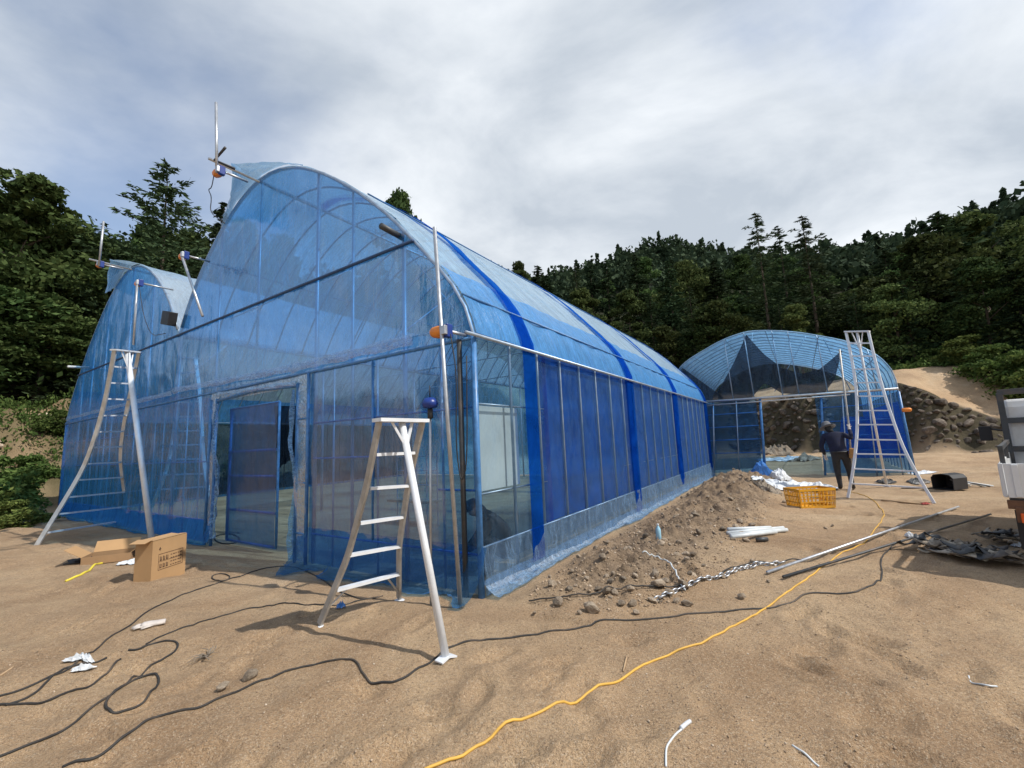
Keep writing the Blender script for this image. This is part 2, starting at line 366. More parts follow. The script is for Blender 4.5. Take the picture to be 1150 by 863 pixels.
M_cable = solid('dusty_black_cable', (.03, .028, .026), .7, 0, .3, 5, .05, dirt=(.12, .09, .065))
M_yellow = solid('yellow_cord', (.62, .36, .06), .6, 0, .2, 5, .1)
M_orange = solid('orange_plastic', (.75, .24, .03), .42, 0, .15, 10, .05)
M_bluep = solid('blue_plastic', (.010, .04, .24), .35, 0, .2, 10, .05)
M_navy = solid('navy_cloth', (.012, .016, .045), .9, 0, .35, 12, .5, .01)
M_dkcloth = solid('dark_work_cloth', (.03, .03, .032), .9, 0, .35, 12, .5, .01)
M_hat = solid('grey_hat_cloth', (.13, .13, .14), .9, 0, .3, 10, .3)
M_skin = solid('skin', (.42, .25, .18), .6, 0, .1, 10, .1)
M_glove = solid('work_glove', (.55, .5, .46), .9, 0, .2, 20, .4)
M_card = solid('cardboard', (.44, .27, .13), .85, 0, .10, 3, .08)
M_cardd = solid('cardboard_inside', (.34, .21, .11), .9, 0, .15, 3, .1)
M_ink = solid('dark_print', (.10, .055, .035), .8, 0, .2, 20, 0)
M_crate = solid('yellow_crate_plastic', (.70, .34, .02), .45, 0, .15, 6, .05, dirt=(.45, .26, .06))
M_white = solid('white_sheet_plastic', (.62, .65, .68), .4, 0, .12, 4, .5, .02)
M_white2 = solid('white_paint', (.70, .70, .69), .4, 0, .06, 4, .03, dirt=(.5, .46, .42))
M_bag = solid('blue_bag_plastic', (.06, .22, .58), .35, 0, .3, 5, .6, .03)
M_panel = solid('offwhite_board', (.80, .77, .68), .6, 0, .06, 2, .03)
M_wood = solid('raw_wood', (.42, .29, .17), .8, 0, .25, 6, .3)
M_darksteel = solid('dark_grey_painted_steel', (.06, .065, .07), .5, .3, .25, 8, .08, dirt=(.16, .12, .09))
M_rust = solid('rusty_steel', (.16, .08, .045), .8, .2, .4, 8, .3)
M_lens = solid('orange_lamp_lens', (.75, .12, .02), .2, 0, .1, 6, 0)
M_glass = solid('dark_window_glass', (.02, .025, .03), .08, 0, .1, 2, 0)
M_rag = solid('dusty_camouflage_cloth', (.24, .20, .155), .9, 0, .45, 16, .6, .01, dirt=(.30, .25, .2))
M_leather = solid('tan_tool_pouch', (.36, .19, .06), .75, 0, .3, 14, .3)
M_bark = solid('bark', (.10, .075, .055), .95, 0, .35, 10, .6, .03)
M_pvc = solid('pale_plastic_pipe', (.60, .64, .66), .4, 0, .12, 8, .03)
M_bottle = solid('pet_plastic', (.35, .6, .75), .15, 0, .1, 6, 0)
M_leafA = leafmat('leaf_broad', (.034, .060, .020), (.060, .098, .032), (.115, .16, .055))
M_leafB = leafmat('leaf_conifer', (.022, .042, .020), (.040, .068, .032), (.07, .105, .048), .12)
M_leafC = leafmat('leaf_light', (.045, .08, .022), (.08, .13, .036), (.14, .19, .055), .3)
M_leafH = leafmat('leaf_hill', (.036, .058, .034), (.056, .084, .046), (.085, .115, .062), .15)

def ground_mat():
    m, t, o = newmat('sandy_soil'); p = t.nodes.new('ShaderNodeBsdfPrincipled'); g = t.nodes.new('ShaderNodeNewGeometry'); v = g.outputs['Position']
    at = t.nodes.new('ShaderNodeAttribute'); at.attribute_name = 'zone'
    sp = t.nodes.new('ShaderNodeSeparateColor'); t.links.new(at.outputs['Color'], sp.inputs[0])
    n1 = noise(t, .55, 6, .6, v, .6); n2 = noise(t, 3.3, 6, .65, v); n3 = noise(t, 38, 4, .75, v); n4 = noise(t, 130, 2, .7, v)
    n0 = noise(t, .17, 4, .6, v, .4)
    c = ramp(t, n1, [(.30, (.34, .215, .120)), (.46, (.49, .33, .195)), (.60, (.58, .41, .25)), (.74, (.64, .485, .325))])
    c = mixc(t, MA(t, 'MULTIPLY', MA(t, 'SUBTRACT', n0, .5), 3.0, clamp=True), c, (.34, .25, .165))
    c = mixc(t, MA(t, 'MULTIPLY', MA(t, 'SUBTRACT', n2, .5), 2.6, clamp=True), c, (.32, .22, .14))
    c = mixc(t, MA(t, 'MULTIPLY', MA(t, 'SUBTRACT', n3, .50), 3.5, clamp=True), c, (.23, .155, .10))
    c = mixc(t, MA(t, 'MULTIPLY', MA(t, 'SUBTRACT', noise(t, 75, 3, .8, v), .52), 5, clamp=True), c, (.66, .54, .40))
    c = mixc(t, MA(t, 'MULTIPLY', MA(t, 'SUBTRACT', n4, .56), 6, clamp=True), c, (.17, .115, .075))
    md = ramp(t, n2, [(.3, (.19, .135, .09)), (.55, (.33, .24, .16)), (.75, (.44, .33, .23))])
    md = mixc(t, MA(t, 'MULTIPLY', MA(t, 'SUBTRACT', n3, .52), 4, clamp=True), md, (.17, .12, .08))
    md = mixc(t, MA(t, 'MULTIPLY', MA(t, 'SUBTRACT', noise(t, 60, 3, .8, v), .56), 5, clamp=True), md, (.50, .40, .29))
    c = mixc(t, sp.outputs[0], c, md)
    vg = ramp(t, n2, [(.3, (.05, .055, .02)), (.6, (.09, .085, .04)), (.8, (.15, .11, .06))])
    c = mixc(t, sp.outputs[1], c, vg)
    fo = ramp(t, n2, [(.3, (.018, .022, .012)), (.7, (.035, .036, .018))])
    c = mixc(t, sp.outputs[2], c, fo)
    t.links.new(c, p.inputs['Base Color']); p.inputs['Roughness'].default_value = .95; p.inputs['Specular IOR Level'].default_value = .2
    b1 = bump(t, n3, 1.0, .03); b2 = bump(t, noise(t, 11, 6, .75, v), .8, .06, b1); b3 = bump(t, n4, .8, .010, b2)
    t.links.new(b3, p.inputs['Normal']); t.links.new(p.outputs[0], o.inputs[0]); return m
M_ground = ground_mat()
def rockmat(name, a, b, c):
    m, t, o = newmat(name); p = t.nodes.new('ShaderNodeBsdfPrincipled'); v = objco(t); oi = t.nodes.new('ShaderNodeObjectInfo')
    f = noise(t, 3, 7, .65, v, .4); col = ramp(t, f, [(.3, a), (.5, b), (.72, c)])
    hs = t.nodes.new('ShaderNodeHueSaturation'); t.links.new(col, hs.inputs['Color']); t.links.new(MA(t, 'MULTIPLY_ADD', oi.outputs['Random'], .7, .6), hs.inputs['Value'])
    t.links.new(hs.outputs[0], p.inputs['Base Color']); p.inputs['Roughness'].default_value = .9
    t.links.new(bump(t, noise(t, 9, 6, .7, v), .8, .05), p.inputs['Normal']); t.links.new(p.outputs[0], o.inputs[0]); return m
M_rock = rockmat('boulder_stone', (.06, .045, .034), (.125, .098, .075), (.25, .21, .17))
M_stone = rockmat('spoil_stone', (.24, .18, .125), (.38, .30, .22), (.52, .44, .34))
M_peb = rockmat('pebble_mix', (.14, .10, .07), (.28, .21, .15), (.42, .35, .27))

# ------------------------------------------------------------------ terrain
def axis(a, b, step, lo, hi, g=1.045):
    mid = list(np.arange(a, b, step)); up = [b]; st = step
    while up[-1] < hi: st *= g; up.append(up[-1]+min(st, 14))
    dn = [a-step]; st = step
    while dn[-1] > lo: st *= g; dn.append(dn[-1]-min(st, 14))
    return np.array(dn[::-1]+mid+up)
sa = axis(-4.5, 10, .05, -350, 900); ta = axis(-7.5, 8, .05, -800, 800)
S_, T_ = np.meshgrid(sa, ta, indexing='ij'); X_ = CC[0]+d1[0]*S_+d2[0]*T_; Y_ = CC[1]+d1[1]*S_+d2[1]*T_
Z_ = height(X_, Y_)
nS, nT = len(sa), len(ta)
I = (np.arange(nS-1)[:, None]*nT+np.arange(nT-1)[None, :]).ravel()
F = np.stack([I, I+nT, I+nT+1, I+1], 1)
terr = np_mesh('ground', np.stack([X_.ravel(), Y_.ravel(), Z_.ravel()], 1), F, M_ground, True)
tag(terr, kind='structure')
r_ = np.hypot(X_, Y_); dl = T_-17.4-np.minimum(0, .7*S_)
s0 = np.interp(T_, [-20, -9, -5, 0, 20], [24, 24.6, 27.5, 29.5, 30])
zm = np.clip(sst(.02, .14, mound(S_, T_)) + sst(-.2, .4, S_-s0)*sst(3.6, 2.6, S_-s0), 0, 1)
zv = np.clip(sst(0, 1.5, dl)*(.5+.5*fbm(X_*.5, Y_*.5, 3, 51)) + sst(8.8, 10.2, S_-s0+np.clip((-T_-10.5)*.7, 0, 5)), 0, 1)
zf = np.clip(.8*sst(-.3, .2, S_-s0)*sst(2.9, 2.2, S_-s0)+sst(6.5, 10, dl)+sst(15, 18, S_-s0)+sst(60, 80, r_), 0, 1)
zc = np.stack([zm.ravel(), zv.ravel(), zf.ravel(), np.ones(nS*nT)], 1).astype(np.float32)
ca = terr.data.color_attributes.new('zone', 'FLOAT_COLOR', 'POINT'); ca.data.foreach_set('color', zc.ravel())

# ------------------------------------------------------------------ foliage tools
def leaves(P, size, asp=.5, up=.0, seed=0, D=None, jit=.5):
    """rhombic leaf faces at points P (n,3); returns V,F"""
    g = np.random.default_rng(seed); n = len(P)
    a = g.normal(size=(n, 3)); 
    if D is not None: a = D + jit*a*.6
    a /= np.linalg.norm(a, axis=1)[:, None]
    b = g.normal(size=(n, 3)); b[:, 2] *= (1-up); b -= a*(a*b).sum(1)[:, None]; b /= np.linalg.norm(b, axis=1)[:, None]
    sz = (size*(.6+.8*g.random(n)))[:, None]
    V = np.stack([P-a*sz*.5, P+b*sz*asp*.5, P+a*sz*.5, P-b*sz*asp*.5], 1).reshape(-1, 3)
    F = np.arange(4*n).reshape(-1, 4); return V, F
def trunk_mesh(h, r, lean=.02, limbs=0, crown=(0, 0), seed=0, reach=.3):
    g = random.Random(seed); b = MB(); pts = []; x = y = 0
    for i in range(9):
        pts.append((x, y, h*i/8)); x += g.uniform(-1, 1)*lean*h/8; y += g.uniform(-1, 1)*lean*h/8
    b.tube(pts, [r*(1.25 if i == 0 else 1)*(1-i/8.6) for i in range(9)], 8)
    for k in range(limbs):
        z = h*(crown[0]+(crown[1]-crown[0])*(k+.5)/limbs); i = min(int(z/h*8), 7); p = np.array(pts[i])+(np.array(pts[i+1])-np.array(pts[i]))*(z/h*8-i)
        a = k*2.4+g.random(); L = h*reach*g.uniform(.6, 1)*(1-.5*k/limbs)
        q = p+np.array([math.cos(a)*L*.55, math.sin(a)*L*.55, L*.30]); e_ = p+np.array([math.cos(a+.2)*L, math.sin(a+.2)*L, L*.7])
        b.tube([p, q, e_], [r*.38, r*.22, r*.06], 6)
    return b
def broad_crown(h, rad, z0, n_cl, n_lf, size, seed):
    g = np.random.default_rng(seed); P = []
    for k in range(n_cl):
        th = g.random()*2*math.pi; u = g.random()**.6; zf_ = g.random()
        prof = math.sin(math.pi*min(1, .12+.88*zf_**.9))**.6
        c = np.array([math.cos(th)*rad*prof*u*.85, math.sin(th)*rad*prof*u*.85, z0+(h-z0)*zf_*.93])
        cr2 = rad*g.uniform(.20, .42)*(1.1-.5*zf_)
        d = g.normal(size=(n_lf, 3)); d /= np.linalg.norm(d, axis=1)[:, None]
        rr = cr2*(.55+.5*g.random(n_lf)**.5)*(1+.25*g.normal(size=n_lf)*.5)
        P.append(c+d*rr[:, None]*np.array([1, 1, .62]))
    P = np.concatenate(P); return leaves(P, size, .6, .35, seed)
def conifer_crown(h, rad, z0, seed, step=.42, size=.3, nl=46, droop=.15, gap=.12, nb=6, asp=.28):
    g = np.random.default_rng(seed); P = []; D = []; z = z0
    while z < h*.995:
        f = 1-(z-z0)/(h-z0); L0 = rad*(f**.75)*(.75+.5*g.random())+.12
        k = nb if f > .2 else 4
        for j in range(k):
            if g.random() < gap: continue
            a = g.random()*2*math.pi; L = L0*(.65+.5*g.random()); m = max(6, int(nl*L/rad))
            u = g.random(m)**.75; zz_ = z + L*(.28*u-droop*2.2*u*u+.35*droop*u**4)
            side = (g.random(m)-.5)*2*.26*L*(1-u*.75)
            ca_, sa_ = math.cos(a), math.sin(a)
            P.append(np.stack([ca_*L*u-sa_*side, sa_*L*u+ca_*side, zz_+g.normal(size=m)*.05*L-np.abs(side)*.25], 1))
            sg = np.sign(side); D.append(np.stack([ca_*.8-sa_*sg*.6, sa_*.8+ca_*sg*.6, np.full(m, -.05)], 1))
        z += step*(.8+.4*g.random())*(1 if f > .3 else .6)
    P = np.concatenate(P); D = np.concatenate(D); return leaves(P, size, asp, .3, seed, D, .45)
PROTO = {}
def tree(kind, loc, h_scale, label, group, w_scale=1., rot=None, cat='tree'):
    crown_me, trunk_me, nm = PROTO[kind]
    o = thing(nm, label, cat, (loc[0], loc[1], H(loc[0], loc[1])-.1), random.random()*6.28 if rot is None else rot, group)
    o.scale = (w_scale, w_scale, h_scale)
    for pn, me in (('trunk', trunk_me), ('crown', crown_me)):
        c = bpy.data.objects.new(pn, me); COL.objects.link(c); c.parent = o
    return o
def proto(kind, nm, crown, trunk, lm):
    V, Fq = crown; me = bpy.data.meshes.new(kind+'_crown')
    V = V.astype(np.float32); n = len(Fq)
    me.vertices.add(len(V)); me.vertices.foreach_set('co', V.ravel()); me.loops.add(n*4); me.loops.foreach_set('vertex_index', Fq.astype(np.int32).ravel())
    me.polygons.add(n); me.polygons.foreach_set('loop_start', np.arange(n)*4); me.polygons.foreach_set('loop_total', np.full(n, 4)); me.materials.append(lm); me.update()
    tm = bpy.data.meshes.new(kind+'_trunk'); tm.from_pydata(trunk.v, [], trunk.f); tm.materials.append(M_bark); tm.update()
    PROTO[kind] = (me, tm, nm)
# unit: crowns for 10 m trees
proto('bA', 'broadleaf_tree', broad_crown(10, 3.0, 1.6, 46, 230, .26, 1), trunk_mesh(8.5, .17, .05, 7, (.25, .8), 1), M_leafA)
proto('bB', 'broadleaf_tree', broad_crown(10, 2.6, 2.4, 40, 240, .24, 2), trunk_mesh(8.5, .15, .08, 7, (.3, .8), 2), M_leafA)
proto('bC', 'broadleaf_tree', broad_crown(10, 3.6, .8, 56, 210, .27, 3), trunk_mesh(8.5, .20, .06, 8, (.2, .8), 3), M_leafA)
proto('cA', 'conifer_tree', conifer_crown(10, 2.0, 1.0, 4, .34, .34, 60, .14, .10, 7), trunk_mesh(9.9, .14, .01, 0), M_leafB)
proto('cB', 'conifer_tree', conifer_crown(10, 2.4, .6, 5, .30, .36, 64, .20, .06, 8), trunk_mesh(9.9, .15, .015, 0), M_leafB)
proto('cL', 'larch_tree', conifer_crown(10, 1.45, 3.2, 6, .27, .22, 50, .10, .16, 6, .24), trunk_mesh(9.95, .10, .012, 0), M_leafB)
proto('cX', 'conifer_tree', conifer_crown(10, 3.3, 2.2, 14, .36, .26, 120, .02, .10, 7, .3), trunk_mesh(9.4, .16, .01, 0), M_leafB)
proto('sh', 'shrub', broad_crown(2.0, 1.35, .05, 34, 150, .15, 7), trunk_mesh(1.4, .05, .1, 5, (.1, .8), 7, .5), M_leafC)

# ------------------------------------------------------------------ trees
def px_loc(px, dist):
    d = ray(px, 500); d = np.array([d[0], d[1]]); d /= np.linalg.norm(d); return d*dist
def top_h(px, py, dist, base):
    d = ray(px, py); return CAMZ + d[2]/np.hypot(d[0], d[1])*dist - base
def tree_at(kind, px, pytop, dist, label, group=None, w=None):
    p = px_loc(px, dist); h = top_h(px, pytop, dist, H(*p)-.1)
    return tree(kind, p, h/10, label, group, (h/10)*1.0 if w is None else w)
# left wood
tree_at('cX', 168, 176, 31, 'tall dark conifer with spreading boughs rising behind the left span of the front greenhouse', None, 1.35)
ORD = ['first', 'second', 'third', 'fourth', 'fifth', 'sixth', 'seventh', 'eighth', 'ninth', 'tenth', 'eleventh', 'twelfth', 'thirteenth', 'fourteenth', 'fifteenth', 'sixteenth', 'seventeenth', 'eighteenth', 'nineteenth', 'twentieth']
tree_at('cB', 238, 222, 34, 'dark conifer half hidden behind the rounded shoulder of the tall greenhouse arch', None, 1.1)
tree_at('bB', 8, 186, 30, 'tall broadleaf tree highest at the left edge of the picture', None, 1.35)
tree_at('bC', 62, 246, 31, 'bushy broadleaf tree just right of the tallest tree at the left edge', None, 1.05)
GL = 'trees in the dark wood beyond the left bank'
rows = [('front', [(-75, 270, 29, 'bC', 1.1), (-30, 275, 29.5, 'bA', 1.1), (0, 300, 30, 'bC', .9), (38, 305, 29, 'bB', 1.0), (70, 320, 30, 'cB', .8), (98, 305, 31, 'bC', .9), (130, 300, 32, 'bA', 1.0)]),
        ('middle', [(-100, 180, 34, 'bA', 1.5), (-50, 195, 35, 'bC', 1.3), (-8, 215, 38, 'bC', 1.4), (38, 240, 37, 'bA', 1.2), (82, 268, 37, 'cB', 1.2), (108, 262, 36, 'bC', 1.1), (138, 262, 38, 'bA', 1.2), (205, 255, 38, 'bC', 1.2), (232, 248, 40, 'cB', 1.0)]),
        ('rearmost', [(-60, 230, 45, 'bC', 1.6), (-15, 245, 44, 'bC', 1.5), (25, 280, 44, 'bC', 1.5), (60, 270, 46, 'bC', 1.5), (95, 280, 47, 'bC', 1.5), (155, 245, 46, 'bC', 1.4), (265, 240, 46, 'bC', 1.2), (310, 260, 48, 'bC', 1.2)])]
for rn, lst in rows:
    for i, (px, py, ds, k, w) in enumerate(lst): tree_at(k, px, py, ds, 'dark tree in the left wood, %s from the left in its %s row' % (ORD[i], rn), GL, w)
# behind the front greenhouse
tree_at('bB', 452, 211, 42, 'single tree top showing above the curved roof of the front greenhouse', None, 1.45)
for i, (px, py) in enumerate([(535, 283), (556, 290), (575, 300), (592, 291)]):
    tree_at('bB', px, py, 55, 'small tree top peeking over the sloping roof, %s from the left' % ORD[i], 'tree tops over the roof line', .9)
# tall larches behind the far greenhouse
tree_at('cL', 880, 228, 45, 'tall slim larch, left of the pair standing above the far greenhouse', None, 1.9)
tree_at('cL', 936, 230, 47, 'tall slim larch, right of the pair standing above the far greenhouse', None, 2.0)
tree_at('cL', 906, 243, 50, 'larch between and slightly lower than the two tall larches', None, 1.8)
GR = 'trees of the forest edge behind the far greenhouse'
LR = 'dark green tree in the forest edge behind the far greenhouse'
g2 = random.Random(5)
for ds, pys, n in [(42, 345, 17), (50, 318, 17), (60, 300, 18), (74, 292, 18)]:
    for i in range(n):
        px = 560+(1290-560)*(i+g2.uniform(.1, .9))/n
        if ds < 45 and px < 640: continue
        lift = max(0, (px-980)/170)*(42 if ds > 45 else 60)
        py = pys + g2.uniform(-22, 18) - lift - (12 if 700 < px < 850 and ds > 55 else 0)
        p = px_loc(px, ds); h = top_h(px, py, ds, H(*p)); h = max(min(h, 17), 7)
        k = g2.choice(['bA', 'bB', 'bC', 'cA', 'cB', 'cA', 'cL'])
        tree(k, p, h/10, ('dark tree behind the far greenhouse, %s from left in its %s row' % (ORD[i], {42: 'front', 50: 'second', 60: 'third', 74: 'rearmost'}[ds])), GR, g2.uniform(.95, 1.25)*min(1.25, h/9))
tree_at('cA', 770, 288, 52, 'pointed conifer above the left end of the far greenhouse roof', None, 1.5)
tree_at('cB', 1100, 222, 48, 'big dark conifer on the slope above the truck', None, 1.8)
tree_at('bC', 1075, 250, 46, 'broad dark tree beside the big conifer on the right slope', None, 1.35)
tree_at('bA', 1140, 216, 50, 'tall dark tree at the right edge of the picture', None, 1.5)
for i, (px, ds, hs, w) in enumerate([(1062, 41, .8, 1.1), (1090, 41, .9, 1.3), (1108, 38.5, .9, 1.2), (1138, 36, 1.0, 1.3), (1175, 35, 1.2, 1.4), (1030, 43, .7, 1.1), (1125, 44, 1.4, 1.5)]):
    tree('sh', px_loc(px, ds), hs, 'bright green shrub on the verge above the sandy ramp, number %s in its row' % ORD[i], 'shrubs above the ramp', w, cat='shrub')
for i, (px, ds, hs, w) in enumerate([(10, 19.5, .6, .8), (-8, 21, .8, 1.0), (35, 23, .5, .7), (-30, 19, .8, 1.0), (22, 17.6, .4, .6), (62, 25, .5, .6)]):
    tree('sh', px_loc(px, ds), hs, 'low green shrub growing on the stony left bank, %s of the bank shrubs' % ORD[i], 'shrubs on the left bank', w, cat='shrub')
# far hillside wood: one mass
def hillwood():
    g = np.random.default_rng(99); Vs = []; n = 0
    N_ = 2600
    az = np.radians(g.uniform(-62, 68, N_*2)); rr = 82+np.sqrt(g.random(N_*2))*120
    # keep the front-facing slope denser
    base = []
    for a, r in zip(az[:N_], rr[:N_]):
        base.append((math.sin(a)*r, math.cos(a)*r))
    B = np.array(base); Z = height(B[:, 0], B[:, 1])
    P = []
    nl = 130
    for (x, y), z in zip(B, Z):
        con = g.random() < .3; h = g.uniform(6, 11); rad = g.uniform(2.2, 3.6)*(.7 if con else 1)
        d = g.normal(size=(nl, 3)); d[:, 2] = np.abs(d[:, 2])*.9-.25; d /= np.linalg.norm(d, axis=1)[:, None]
        f = (.75+.4*g.random(nl))
        p = d*f[:, None]*np.array([rad, rad, h*.5]); 
        if con: u = g.random(nl); th = g.random(nl)*6.28; p = np.stack([np.cos(th)*rad*(1-u)*f, np.sin(th)*rad*(1-u)*f, -h*.45+u*h], 1)
        P.append(p+np.array([x, y, z+h*.45]))
    P = np.concatenate(P); V, Fq = leaves(P, 1.15, .75, .2, 3)
    o = np_mesh('hillside_forest', V, Fq, M_leafH); tag(o, 'dark green wood covering the hillside as one mass', 'forest', kind='stuff')
hillwood()

# ------------------------------------------------------------------ weeds (uncountable)
def weeds(name, label, n, sampler, size, mat, hgt, seed):
    g = np.random.default_rng(seed); P = []; k = 0
    x, y = sampler(g, n); z = height(x, y)
    m = 9
    P = np.repeat(np.stack([x, y, z], 1), m, 0); P += g.normal(size=P.shape)*np.array([hgt*.35, hgt*.35, 0]); P[:, 2] += np.abs(g.normal(size=len(P)))*hgt*.45
    V, Fq = leaves(P, size, .45, .0, seed, np.tile(np.array([0, 0, 1.]), (len(P), 1)), 1.3)
    o = np_mesh(name, V, Fq, mat); tag(o, label, 'plants', kind='stuff')
def smpL(g, n):
    s = g.uniform(-14, 12, n*4); dlv = g.uniform(.2, 11, n*4)**1.0; t = dlv+17.4+np.minimum(0, .7*s)
    x = CC[0]+d1[0]*s+d2[0]*t; y = CC[1]+d1[1]*s+d2[1]*t; k = fbm(x*.45, y*.45, 3, 51) > (.25-.09*dlv); return x[k][:n], y[k][:n]
def smpR(g, n):
    t = g.uniform(-30, 4, n*3); q = g.uniform(9.2, 19, n*3)-np.clip((-t-10.5)*.7, 0, 5)*g.random(n*3)**.5
    s = q + np.interp(t, [-20, -9, -5, 0, 20], [24, 24.6, 27.5, 29.5, 30]); x = CC[0]+d1[0]*s+d2[0]*t; y = CC[1]+d1[1]*s+d2[1]*t; return x[:n], y[:n]
weeds('weeds', 'rank green weeds spreading over the stony left bank', 3800, smpL, .16, M_leafC, .38, 61)
weeds('grass', 'bright green grass and weeds along the verge above the ramp', 7000, smpR, .22, M_leafC, .5, 62)

# ------------------------------------------------------------------ rocks
def rock_mesh(seed, sub=2, flat=.75):
    bm = bmesh.new(); bmesh.ops.create_icosphere(bm, subdivisions=sub, radius=.5); g = np.random.default_rng(seed)
    pl = g.normal(size=(9, 3)); pl /= np.linalg.norm(pl, axis=1)[:, None]; dd = g.uniform(.26, .45, 9)
    for v in bm.verts:
        c = np.array(v.co)
        for a, d in zip(pl, dd):
            k = c@a-d
            if k > 0: c = c-a*k*.92
        c = c*np.array([1, .8, flat]); c += g.normal(size=3)*.008; v.co = c
    me = bpy.data.meshes.new('stone'); bm.to_mesh(me); bm.free(); return me
ROCKS = [rock_mesh(i) for i in range(6)]
for m_ in ROCKS: m_.materials.append(M_rock)
STONES = [rock_mesh(i+20) for i in range(6)]
for m_ in STONES: m_.materials.append(M_stone)
def rock(meshes, name, loc, sc, label, group, cat='stone', sink=.3):
    o = bpy.data.objects.new(name, random.choice(meshes)); COL.objects.link(o)
    s3 = (sc*random.uniform(.8, 1.25), sc*random.uniform(.8, 1.2), sc*random.uniform(.7, 1.05)); o.scale = s3
    o.location = (loc[0], loc[1], loc[2]+sc*(.35-sink)); o.rotation_euler = (random.uniform(-.6, .6), random.uniform(-.6, .6), random.uniform(0, 6.28)); return tag(o, label, cat, group)
g3 = random.Random(11); cnt = 0
placed = []
for (ta0, ta1, num) in ((-12.8, -7.0, 150), (-4.6, 1.2, 130)):
    tries = 0; k0 = cnt
    while cnt-k0 < num and tries < 6000:
        tries += 1; t = g3.uniform(ta0, ta1); zr = g3.uniform(.1, 3.9)
        s00 = np.interp(t, [-20, -9, -5, 0, 20], [24, 24.6, 27.5, 29.5, 30]); zt = np.interp(t, [-40, -16, -13, -11, -7.8, -4, 20], [.8, 1.2, 1.3, 1.75, 3.9, 4.1, 3.6])
        if zr > zt-.1: continue
        sc = g3.choice([.28, .34, .42, .5, .62, .8])*g3.uniform(.9, 1.15)
        if any((t-a_)**2+(zr-b_)**2 < ((sc+c_)*.36)**2 for a_, b_, c_ in placed): continue
        placed.append((t, zr, sc))
        best = min(np.arange(s00-.6, s00+3.2, .1), key=lambda q: abs(H(*W3(q, t)[:2])-zr)); p = W3(best-.02, t); p[2] = zr-.08
        rock(ROCKS, 'boulder', p, sc, 'rough grey-brown boulder in the stone bank behind the far greenhouse', 'boulders of the retaining bank', 'boulder', .3); cnt += 1
for i in range(38):
    s = g3.uniform(-8, 6); d_ = g3.uniform(.1, 6); t = d_+17.4+min(0, .7*s); p = W3(s, t); p[2] = H(p[0], p[1])
    rock(STONES, 'stone', p, g3.uniform(.25, .8), 'pale stone lying among weeds on the left bank', 'stones on the left bank')
# stones of the spoil heap, placed where the photograph shows the bigger ones
for (px, py, sc) in [(627, 680, .13), (665, 688, .15), (739, 660, .17), (733, 677, .10), (768, 660, .14), (752, 668, .10), (708, 664, .10), (711, 680, .09), (690, 668, .10), (698, 680, .08), (772, 681, .10), (640, 663, .08), (659, 652, .08), (650, 628, .09), (677, 627, .11), (735, 648, .10), (745, 610, .12), (778, 585, .16), (800, 575, .13), (725, 605, .10), (708, 618, .08),
                   (831, 588, .14), (845, 592, .12), (760, 625, .10), (772, 633, .09), (686, 655, .09), (672, 663, .08), (700, 650, .08), (715, 690, .07), (760, 677, .09), (821, 563, .16), (785, 600, .12), (812, 596, .12), (651, 690, .06), (600, 690, .05), (683, 610, .07)]:
    rock(STONES, 'stone', gp(px, py), sc*1.05, 'grey-brown stone in the spoil heap beside the greenhouse', 'stones of the spoil heap', sink=.12)
for i in range(150):
    s = g3.uniform(.0, 12.5)**1.0; c = float(np.interp(s, MS, MT)); t = min(-.35, c+g3.gauss(-.25, .75)); p = W3(s, t); p[2] = H(p[0], p[1])
    rock(STONES, 'stone', p, g3.choice([.05, .06, .07, .09, .12]), 'grey-brown stone in the spoil heap beside the greenhouse', 'stones of the spoil heap', sink=.12)
o = rock(STONES, 'stone', gp(250, 776), .085, 'pale oval stone on the sand just above the long black cable', None, sink=.0); o.scale = (.075, .115, .07); o.rotation_euler = (0, 0, -.5)
o = rock(STONES, 'stone', gp(281, 762), .12, 'brown half-buried stone right of the pale oval one', None, sink=.2)
# gravel: a single sheet of pebbles
def pebbles():
    g = np.random.default_rng(5); n = 30000
    u = g.random(n); r = 1.9+9*u**1.35; a = np.radians(g.uniform(-58, 58, n)); x = np.sin(a)*r; y = np.cos(a)*r
    n2 = 9000; s = g.uniform(.1, 13.5, n2); t = np.minimum(-.25, np.interp(s, MS, MT)+g.normal(size=n2)*.8-.1)
    x = np.concatenate([x, CC[0]+d1[0]*s+d2[0]*t]); y = np.concatenate([y, CC[1]+d1[1]*s+d2[1]*t])
    ss, tt = ST(x, y); keep = ~((ss > -.1) & (tt > -.1)) & ((fbm(x*.7, y*.7, 3, 55) > -.15+.5*g.normal(size=len(x))*.6) | (mound(ss, tt) > .03)); x = x[keep]; y = y[keep]; n = len(x)
    sz = .0025+.006*g.random(n)**4; mnd = mound(*ST(x, y)) > .04; sz = np.where(mnd, sz*2.4, sz); z = height(x, y)
    oc = np.array([(1, 0, 0), (-1, 0, 0), (0, 1, 0), (0, -1, 0), (0, 0, 1), (0, 0, -1)], float)
    V = oc[None]*(sz[:, None]*g.uniform(.6, 1.4, (n, 3)))[:, None, :]*np.array([1, 1, .75]); th = g.random(n)*6.28; c, s_ = np.cos(th)[:, None], np.sin(th)[:, None]
    V = np.stack([V[..., 0]*c-V[..., 1]*s_, V[..., 0]*s_+V[..., 1]*c, V[..., 2]], 2)+np.stack([x, y, z+sz*.25], 1)[:, None, :]
    f = np.array([(0, 2, 4), (2, 1, 4), (1, 3, 4), (3, 0, 4), (2, 0, 5), (1, 2, 5), (3, 1, 5), (0, 3, 5)])
    Fq = (f[None]+(np.arange(n)*6)[:, None, None]).reshape(-1, 3)
    o = np_mesh('gravel', V.reshape(-1, 3), Fq, M_pebi); tag(o, 'fine pebbles and clods scattered over the sandy ground', 'gravel', kind='stuff')
